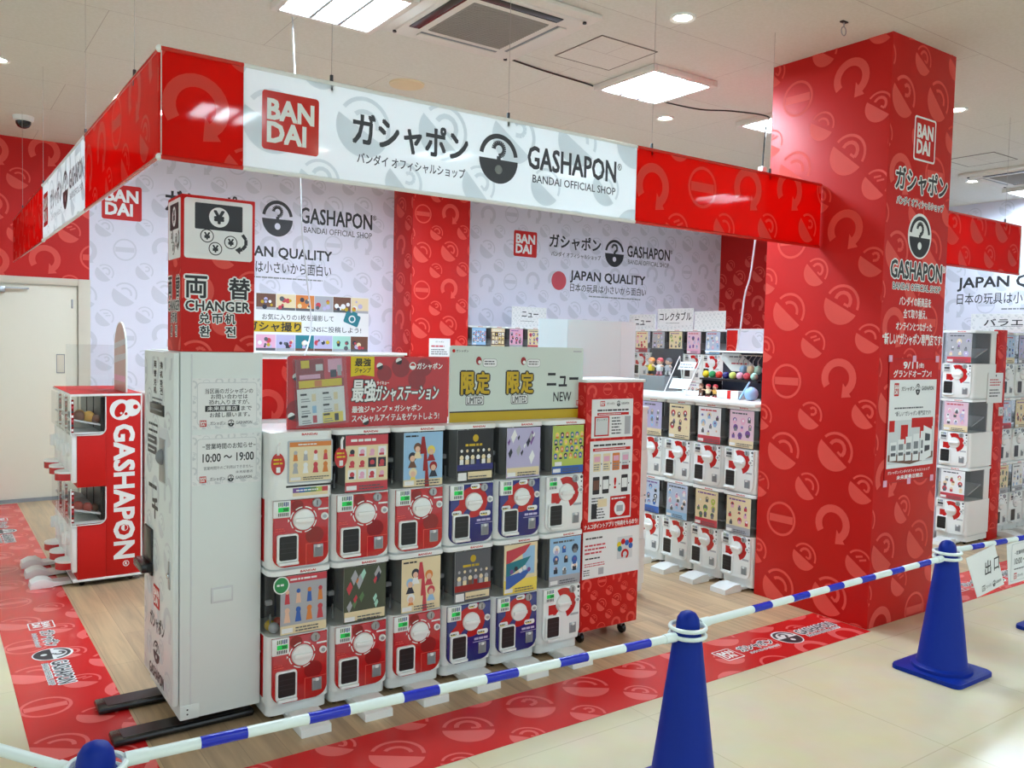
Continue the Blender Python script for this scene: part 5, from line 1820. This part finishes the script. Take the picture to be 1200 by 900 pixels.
p.box(2.88, 4.82, 9.08, 9.545, 1.50, 1.53, 'white', .006)
p.box(2.95, 4.75, 9.16, 9.53, 0, .06, 'dark')
for k in range(1, 4):
    p.box(2.9 + k * .475 - .002, 2.9 + k * .475 + .002, 9.118, 9.125, .08, 1.49, 'grey')
tag(p.build('display_cabinet'), 'white cabinet under the photo collage poster at the back wall', 'cabinet')

# ------------------------------------------------------------------ display counter and what stands on it
CT = BASE + 2 * UH
p = MB((4.63, 3.71, CT))
p.box(4.628, 5.40, 3.706, 5.20, CT + .0005, CT + .028, 'white', .006)
tag(p.build('counter_top'), 'long white display counter top over the white machines left of the big pillar', 'counter')
CT += .0285
def case(x0, x1, y0, y1, h_, lab):
    t = thing('acrylic_case', lab, 'display case', (x0, y0, CT), 0, 'acrylic cases on the counter')
    o = (x0, y0, CT)
    p = MB(o); p.box(x0, x1, y0, y1, CT, CT + .010, 'white'); p.build('base', t)
    p = MB(o); p.box(x1 - .012, x1 - .004, y0 + .004, y1 - .004, CT + .012, CT + h_ - .004, 'charcoal'); p.build('dark_back', t)
    p = MB(o)
    p.wall_strip(UP, [(x0, y0), (x0, y1), (x1, y1), (x1, y0)], CT + .01, CT + h_, 'clear', True)
    p.poly(FR((0, 0, CT + h_)), [], 'clear')
    p.add([V(x0, y0, CT + h_), V(x1, y0, CT + h_), V(x1, y1, CT + h_), V(x0, y1, CT + h_)], [(0, 1, 2, 3)], 'clear')
    p.build('clear_cover', t)
    return t
case(4.88, 5.12, 4.84, 5.20, .36, 'clear acrylic case with three toy figures, left end of the display counter')
p = MB((4.9, 4.85, CT + .0105)); p.box(4.94, 5.10, 4.87, 5.17, CT + .0105, CT + .13, 'grey', .006)
tag(p.build('display_riser'), 'grey riser block inside the acrylic case with the toy figures', 'display stand')
def figurine(x, y, z, s, c1, c2, c3, lab, rz=0.):
    t = thing('toy_figure', lab, 'toy figure', (x, y, z), rz, 'toy figures on the counter')
    p = MB()
    p.lathe([(.032 * s, .045 * s), (.038 * s, .065 * s), (.030 * s, .10 * s), (.016 * s, .112 * s)], c1, Matrix.Scale(.8, 4, (1, 0, 0)), 14)
    p.build('torso', t)
    for k in (-1, 1):
        p = MB(); p.tube([(0, k * .017 * s, .055 * s), (-.006 * s, k * .022 * s, .028 * s), (-.002 * s, k * .024 * s, .006 * s)], .012 * s, c2, 8); p.box(-.026 * s, .010 * s, k * .024 * s - .011 * s, k * .024 * s + .011 * s, 0, .012 * s, c3, .004 * s); p.build('leg', t)
        p = MB(); p.tube([(0, k * .026 * s, .10 * s), (-.008 * s, k * .046 * s, .085 * s), (-.028 * s, k * .050 * s, .095 * s)], .009 * s, c1, 8); p.ball((-.03 * s, k * .05 * s, .096 * s), .011 * s, 'skin_print'); p.build('arm', t)
    p = MB(); p.ball((0, 0, .138 * s), .034 * s, 'skin_print'); p.disc(WEST(-.0345 * s, 0), .012 * s, .14 * s, .004 * s, 'ink'); p.disc(WEST(-.0345 * s, 0), -.012 * s, .14 * s, .004 * s, 'ink'); hd = p.build('head', t)
    p = MB()
    p.lathe([(.037 * s, .138 * s), (.034 * s, .158 * s), (.020 * s, .174 * s), (.003 * s, .177 * s)], c3, Matrix.Translation((.004 * s, 0, 0)), 14)
    p.build('hair', hd)
    return t
figurine(5.02, 5.11, CT + .13, 0.85, 'yellow', 'night_print', 'orange_print', 'yellow and black toy figure, left one in the acrylic case')
figurine(5.02, 5.01, CT + .13, 0.85, 'paper', 'pink_print', 'rose_print', 'white and pink toy figure, middle one in the acrylic case')
figurine(5.02, 4.91, CT + .13, 0.85, 'grey_print', 'paper', 'ink_soft', 'grey toy figure, right one in the acrylic case')
t = thing('acrylic_stand', 'clear slanted acrylic sign stand in the middle of the display counter', 'sign stand', (4.86, 4.62, CT))
o = (4.86, 4.62, CT)
for y in (4.51, 4.74):
    p = MB(o)
    p.tube([(4.80, y, CT + .004), (4.97, y, CT + .30)], .004, 'paper', 6)
    p.tube([(4.97, y, CT + .30), (5.02, y, CT + .004)], .004, 'white', 6)
    p.build('side_rail', t)
p = MB(o)
ff = FR((4.82, 4.74, CT + .02), (0, -1, 0), V(.17, 0, .30).normalized())
p.prism(ff, [(.0, 0), (.24, 0), (.24, .31), (0, .31)], -.003, 0, 'clear_film')
p.rect(ff, .03, .20, .20, .27, 'paper_grey', 1); p.lines(ff, (.04, .21, .19, .26), 2, 'grey', 2, 4); p.rect(ff, .02, .03, .22, .12, 'board_white', 1)
p.build('slanted_sheet', t)
p = MB(o); p.box(4.79, 5.03, 4.505, 4.75, CT, CT + .006, 'paper'); p.build('foot_plate', t)
# dark display box with a white slanted price board
o = (4.95, 3.93, CT)
t = thing('display_box', 'dark-backed display box with a white slanted board beside the big pillar', 'display box', o)
p = MB(o); p.box(5.16, 5.18, 3.88, 4.46, CT, CT + .34, 'night_print', .003); p.box(4.98, 5.16, 3.88, 3.884, CT, CT + .34, 'smoke'); p.build('back_panel', t)
p = MB(o); p.box(4.96, 5.18, 3.87, 4.47, CT + .34, CT + .350, 'white', .003); p.build('top_panel', t)
p = MB(o)
ff = FR((5.12, 4.45, CT + .225), (0, -1, 0), V(.12, 0, .32).normalized())
p.prism(ff, [(-.02, .115), (.14, .125), (.36, .0), (.30, -.03), (.12, -.03), (-.02, .07)], -.004, 0, 'white')
p.lines(ff, (.06, .075, .20, .10), 1, 'grey', 1, 5); p.lines(ff, (.10, .02, .26, .045), 1, 'rose_print', 1, 6)
p.build('slanted_board', t)
p = MB(o); p.box(4.93, 5.0, 3.93, 4.49, CT + .125, CT + .140, 'dark', .003); p.box(4.94, 5.16, 4.462, 4.472, CT, CT + .14, 'dark'); p.box(4.94, 5.16, 3.90, 3.91, CT, CT + .14, 'dark'); p.build('bar_shelf', t)
p = MB(o)
p.tube([(5.10, 3.92, CT + .32), (5.10, 4.25, CT + .32)], .004, 'chrome', 6)
for k in range(7):
    p.tube([(5.10, 3.95 + .045 * k, CT + .32), (5.06, 3.95 + .045 * k, CT + .28), (5.06, 3.95 + .045 * k, CT + .25)], .0035, 'steel', 6)
p.build('key_ring_rail', t)
for k, (c, nm) in enumerate((('yellow', 'yellow'), ('green_badge', 'green'), ('ball_red', 'red'), ('navy', 'dark blue'), ('lime_print', 'lime'), ('pink_print', 'pink'), ('rose_print', 'rose'), ('mint_print', 'mint'))):
    y = 4.455 - k * .066
    r = .028
    p = MB((4.965, y, CT + .1405 + r)); p.ball((4.965, y, CT + .1405 + r), r, c)
    tag(p.build('toy_ball'), '%s toy ball in the row on the dark display box' % nm, 'toy ball', 'toy balls on the display box')
for k, (c, nm) in enumerate((('pink_print', 'pink'), ('mint_print', 'mint green'), ('cream_print', 'cream'), ('sky_print', 'light blue'))):
    y = 3.965 + .068 * k
    t = thing('key_charm', '%s charm hanging from the rail of the dark display box' % nm, 'charm', (5.06, y, CT + .2), 0, 'charms on the display box')
    p = MB((5.06, y, CT + .2)); p.ball((5.055, y, CT + .215), .030, c, 1.1); p.build('charm', t)
    p = MB((5.06, y, CT + .2)); p.tube([(5.06, y + .007 * math.cos(a), CT + .250 + .010 * math.sin(a)) for a in [q * PI / 6 for q in range(13)]], .002, 'chrome', 6); p.build('ring', t)
for k, (y, c, lab) in enumerate(((4.44, 'brown_print', 'brown toy figure at the left foot of the dark display box'), (4.37, 'cream_print', 'cream toy figure at the foot of the dark display box'), (4.30, 'ball_gold', 'golden toy figure at the foot of the dark display box'))):
    figurine(4.90, y, CT, .55, c, 'brown_print', 'rose_print' if k else 'brown_print', lab)
t = thing('gift_box', 'white box with a red band at the foot of the dark display box', 'box', (4.90, 4.13, CT))
p = MB((4.90, 4.13, CT)); p.box(4.85, 4.93, 4.04, 4.24, CT, CT + .06, 'paper', .003); p.build('box', t)
p = MB((4.90, 4.13, CT)); p.box(4.8485, 4.9315, 4.11, 4.14, CT, CT + .0615, 'red'); p.build('band', t)
p = MB((4.86, 3.93, CT)); p.ball((4.86, 3.93, CT + .05), .05, 'sky_print', 1.0, 18)
tag(p.build('toy_ball'), 'large pale blue toy ball at the right end of the display counter, by the pillar', 'toy ball')
p = MB((4.86, 4.02, CT)); p.tube([(4.84, 4.02, CT + .004), (4.925, 4.0, CT + .13)], .008, 'sky_print', 8)
tag(p.build('clear_tube'), 'light blue tube leaning in front of the dark display box', 'tube')

# ------------------------------------------------------------------ panels and headers on the far rows
p = MB((XB + .05, 3.97, 0))
p.box(XB + .05, XB + .10, 3.97, 6.46, 0, 1.885, 'wall_white', .003)
g = WEST(XB + .05, 0)
p.icons(g, (-6.30, .5, -3.98, 1.88), 'wall_icon', 1, 5, 1., -6.2, .15)
p.box(XB + .045, XB + .10, 3.97, 6.46, 1.885, 1.90, 'white', .003)
p.rect(g, -6.455, .0, -6.30, 1.884, 'red', 1)
p.icons(g, (-6.455, .5, -6.30, 1.884), 'red_icon', 2, 5, .8, -6.4, .15)
tag(p.build('partition_panel'), 'white patterned partition with a red strip behind the display counter, left of the pillar', 'partition')
p = MB((7.88, 3.66, 0))
p.box(7.872, 8.052, 3.665, 3.70, 0, 1.905, 'red', .003)
p.icons(SOUTH(0, 3.665), (7.875, .1, 8.05, 1.9), 'red_icon', 1, 8, .5, 7.95, .1)
tag(p.build('end_panel'), 'narrow red end panel between the machines right of the big pillar', 'panel')
p = MB((7.75, 3.66, 1.35))
p.box(7.72, 7.99, 3.655, 3.662, 1.25, 1.52, 'paper')
f = SOUTH(0, 3.655)
p.disc(f, 7.86, 1.495, .01, 'ink', 1, 12); p.lines(f, (7.75, 1.40, 7.96, 1.47), 3, 'rose_print', 1, 3); p.lines(f, (7.75, 1.30, 7.96, 1.38), 3, 'ink_soft', 1, 4)
tag(p.build('notice_sheet'), 'small white notice between the machines right of the big pillar, above a red panel', 'notice')
p = MB((8.0, 3.66, 1.15)); p.box(7.95, 8.03, 3.658, 3.664, 1.13, 1.21, 'paper_grey', .002)
p.ring(SOUTH(0, 3.658), 7.99, 1.17, .012, .02, 'grey', 1)
tag(p.build('wall_plate'), 'small grey square plate on the narrow red end panel', 'plate')
RT = BASE + 3 * UH
def header(kind, a, b, pos, z0, z1, text, lab, mat='paper', tb=None):
    """plate standing on a row; kind 'W' faces -X at x = pos, 'S' faces -Y at y = pos"""
    if kind == 'W':
        o = (pos, a, z0); q = MB(o); q.box(pos, pos + .006, a, b, z0, z1, mat); f = WEST(pos, 0); u0, u1 = -b, -a
    else:
        o = (a, pos, z0); q = MB(o); q.box(a, b, pos, pos + .006, z0, z1, mat); f = SOUTH(0, pos); u0, u1 = a, b
    q.icons(f, (u0 + .005, z0 + .005, u1 - .005, z1 - .005), 'paper_grey', 1, 5, .16, u0, z0)
    h_ = z1 - z0
    w = u1 - u0
    if text:
        if kind == 'W':
            q.rr(f, u0 + .04, z0 + .05, u1 - .04, z1 - .05, .01, mat, 2)
        q.text(f, text, tb or (u0 + .14 * w, z0 + .42 * h_, u1 - .14 * w, z0 + .68 * h_), 'ink', 3, .02)
        q.lines(f, (u0 + .25 * w, z0 + .27 * h_, u1 - .25 * w, z0 + .33 * h_), 1, 'grey', 3, 4)
    return tag(q.build('row_header_plate'), lab, 'sign', 'row header plates')
header('S', 6.37, 6.94, 9.10, RT, 2.165, 'ニュー', 'white plate reading new on the back wall machines, left of the white board', tb=(6.53, 2.03, 6.80, 2.10))
header('W', 6.95, 7.54, XB + .02, RT, 2.145, 'コレクタブル', 'white plate lettered collectable in katakana on the far machine row', tb=(-7.50, 2.0, -6.98, 2.10))
header('W', 7.58, 8.05, XB + .02, RT, 2.08, 'ニュー', 'white plate half hidden by the white folding board on the far machine row', tb=(-7.95, 1.95, -7.66, 2.02))
header('W', 6.46, 6.93, XB + .02, RT, 2.105, None, 'plain patterned white plate right of the collectable plate')
header('W', 3.30, 4.02, 8.10, RT, 2.06, 'バラエティ', 'white plate lettered variety in katakana at the right edge', tb=(-3.90, 1.945, -3.34, 2.01))

# ------------------------------------------------------------------ cables
def cable(name, path, r, mat_, lab, cat='cable'):
    pts = [Vector(q) for q in path]
    out = []
    for i in range(len(pts) - 1):
        p0, p1, p2, p3 = pts[max(i - 1, 0)], pts[i], pts[i + 1], pts[min(i + 2, len(pts) - 1)]
        for k in range(6):
            s_ = k / 6
            out.append(.5 * ((2 * p1) + (p2 - p0) * s_ + (2 * p0 - 5 * p1 + 4 * p2 - p3) * s_ ** 2 + (3 * p1 - p0 - 3 * p2 + p3) * s_ ** 3))
    out.append(pts[-1])
    p = MB(path[0])
    p.tube(out, r, mat_, 8)
    return tag(p.build(name), lab, cat)
cable('power_cable', [(1.795, 4.88, CH), (1.807, 4.88, 3.372), (1.827, 4.88, 3.0), (1.854, 4.88, 2.655), (1.869, 4.88, 2.32), (1.904, 4.88, 2.03), (1.90, 4.80, 1.75), (1.72, 4.5, 1.55), (1.50, 4.25, 1.45), (1.45, 4.16, 1.30)], .0045, 'cable_white', 'white cable hanging from the ceiling past the left end of the banner')
cable('power_cable', [(5.2, 4.18, 2.96), (5.2, 4.19, 2.75), (5.2, 4.22, 2.52), (5.2, 4.255, 2.25), (5.2, 4.30, 2.1), (5.2, 4.33, 1.86), (5.2, 4.37, 1.6), (5.2, 4.40, 1.33)], .007, 'cable_white', 'white cable hanging down to the display counter left of the big pillar')
cable('power_cable', [(4.63, 4.66, CH - .03), (4.9, 4.55, CH - .06), (5.15, 4.45, CH - .05), (5.38, 4.30, CH - .08), (5.30, 4.24, 3.40), (5.22, 4.19, 3.2), (5.2, 4.18, 3.06)], .006, 'dark', 'dark cord running from the middle strip light to the socket by the pillar')
t = thing('socket_adapter', 'white hanging socket adapter just above the banner, left of the big pillar', 'socket', (5.2, 4.18, 2.95))
p = MB((5.2, 4.18, 2.95)); p.box(5.17, 5.23, 4.155, 4.205, 2.95, 3.06, 'white_plastic', .012); p.build('housing', t)
p = MB((5.2, 4.18, 2.95)); p.box(5.165, 5.18, 4.17, 4.19, 2.98, 3.01, 'dark', .003); p.build('socket', t)
cable('power_cable', [(3.18, 4.66, CH - .006), (3.5, 4.70, CH - .010), (3.9, 4.74, CH - .008), (4.0, 4.76, CH - .006)], .006, 'dark', 'dark cord on the ceiling between air conditioner and middle strip light')

# ------------------------------------------------------------------ cones and poles
def make_cone(x, y, lab):
    t = thing('traffic_cone', lab, 'traffic cone', (x, y, 0), 0, 'blue traffic cones')
    p = MB()
    p.prism(UP, rrect(-.185, -.185, .185, .185, .04, 6), .002, .024, 'cone_blue', .006)
    p.build('base_plate', t)
    p = MB()
    p.lathe([(.152, .022), (.150, .040), (.138, .047), (.128, .050), (.122, .062), (.052, .615), (.049, .632), (.044, .636), (.044, .660), (.040, .680), (.029, .697), (.013, .705), (.002, .706)], 'cone_blue', None, 40)
    p.build('cone_body', t)
    return t
cn = make_cone(.335, 2.20, 'blue traffic cone at the bottom left corner, only its top in view')
dup(cn, (2.345, 2.15, 0), 0, 'blue traffic cone at the bottom edge between the striped poles')
dup(cn, (4.42, 2.255, 0), 0, 'blue traffic cone standing in front of the big red pillar')
dup(cn, (5.70, 2.20, 0), 0, 'blue traffic cone at the right edge, only its base corner in view')
def pole(a, b, bands, lab, ringz=(.63, .63)):
    """white pole from cone a to cone b with blue bands at distances along it"""
    A, B = Vector((*a, ringz[0])), Vector((*b, ringz[1]))
    t = thing('barrier_pole', lab, 'barrier pole', A, 0, 'white and blue barrier poles')
    d_ = (B - A)
    L = d_.length
    d_.normalize()
    P_ = lambda s_: A + d_ * s_
    p = MB(A)
    p.tube([P_(.066), P_(.12)], .018, 'pole_white', 16)
    p.tube([P_(.10), P_(L - .10)], .0150, 'pole_white', 16)
    p.tube([P_(L - .12), P_(L - .066)], .018, 'pole_white', 16)
    p.build('tube', t)
    for s_ in bands:
        p = MB(A); p.tube([P_(s_), P_(s_ + .12)], .0157, 'pole_blue', 16); p.build('blue_band', t)
    for c, dz in ((A, ringz[0]), (B, ringz[1])):
        p = MB(A)
        n = 28
        p.tube([(c.x + .066 * math.cos(2 * PI * k / n), c.y + .066 * math.sin(2 * PI * k / n), dz) for k in range(n + 1)], .008, 'pole_white', 8)
        p.build('end_ring', t)
    return t
pole((-1.05, 4.30), (.335, 2.20), [2.05 - .28 * k for k in range(6)], 'white and blue barrier pole at the left edge, coming in to the corner cone', (.63, .616))
pole((.335, 2.20), (2.345, 2.15), [.245 + .29 * k for k in range(6)], 'longest white and blue barrier pole crossing in front of the main machine row', (.645, .616))
pole((2.345, 2.15), (4.42, 2.255), [.395 + .272 * k for k in range(6)], 'white and blue barrier pole running to the cone before the big pillar', (.645, .616))
pole((4.42, 2.255), (5.70, 2.20), [.22 + .24 * k for k in range(4)], 'short white and blue barrier pole carrying the exit sign', (.645, .63))
# hanging signs on the last pole
def hung(pts, lab, fill, y=2.238):
    o = (pts[0][0], y, pts[3][1])
    q = MB(o)
    ff = SOUTH(0, y - .024)
    q.prism(ff, pts[::-1], -.002, 0, 'paper')
    a = V(pts[1][0] - pts[0][0], 0, pts[1][1] - pts[0][1])
    w = a.length
    up = V(pts[0][0] - pts[3][0], 0, pts[0][1] - pts[3][1])
    h_ = up.length
    f3 = FR((pts[3][0], y - .0245, pts[3][1]), a.normalized(), V(-a.normalized().z, 0, a.normalized().x))
    fill(q, f3, w, h_)
    return tag(q.build('hanging_notice'), lab, 'sign', 'signs hung on the barrier pole')
def exit_fill(q, f, w, h_):
    q.text(f, '出', (.085, .10, .150, .18), 'ink', 1, .02)
    q.text(f, '口', (.185, .105, .240, .175), 'ink', 1, .02)
    q.bandai(f, (.05, .018, .085, .050), 1, 'ink_soft'); q.text(f, 'ガシャポン', (.095, .024, .155, .042), 'ink_soft', 1, .02); q.emblem(f, (.170, .014, .200, .050), 'ink', 'paper', 1); q.text(f, 'GASHAPON', (.205, .024, .265, .040), 'ink_soft', 1, .02)
def hours_fill(q, f, w, h_):
    q.rr(f, .012, .012, w - .012, h_ - .012, .01, 'paper_grey', 1); q.rr(f, .018, .018, w - .018, h_ - .018, .01, 'paper', 2)
    q.text(f, '−営業時間のお知らせ−', (.05, .165, .33, .188), 'ink', 3, .02)
    q.text(f, '10:00 〜 19:00', (.05, .11, .31, .145), 'ink', 3, .02)
    q.lines(f, (.05, .075, .32, .09), 1, 'ink_soft', 3, 5)
    q.bandai(f, (.05, .025, .085, .06), 3); q.text(f, 'ガシャポン', (.095, .033, .165, .05), 'ink_soft', 3, .02); q.emblem(f, (.18, .024, .212, .062), 'ink', 'paper', 3); q.text(f, 'GASHAPON', (.22, .033, .31, .05), 'ink_soft', 3, .02)
hung([(4.535, .603), (4.845, .640), (4.980, .398), (4.680, .368)], 'white exit sign hanging crooked from the barrier pole by the cone', exit_fill)
hung([(4.985, .625), (5.345, .625), (5.385, .385), (5.035, .385)], 'white opening hours sign on the barrier pole at the right edge', hours_fill)
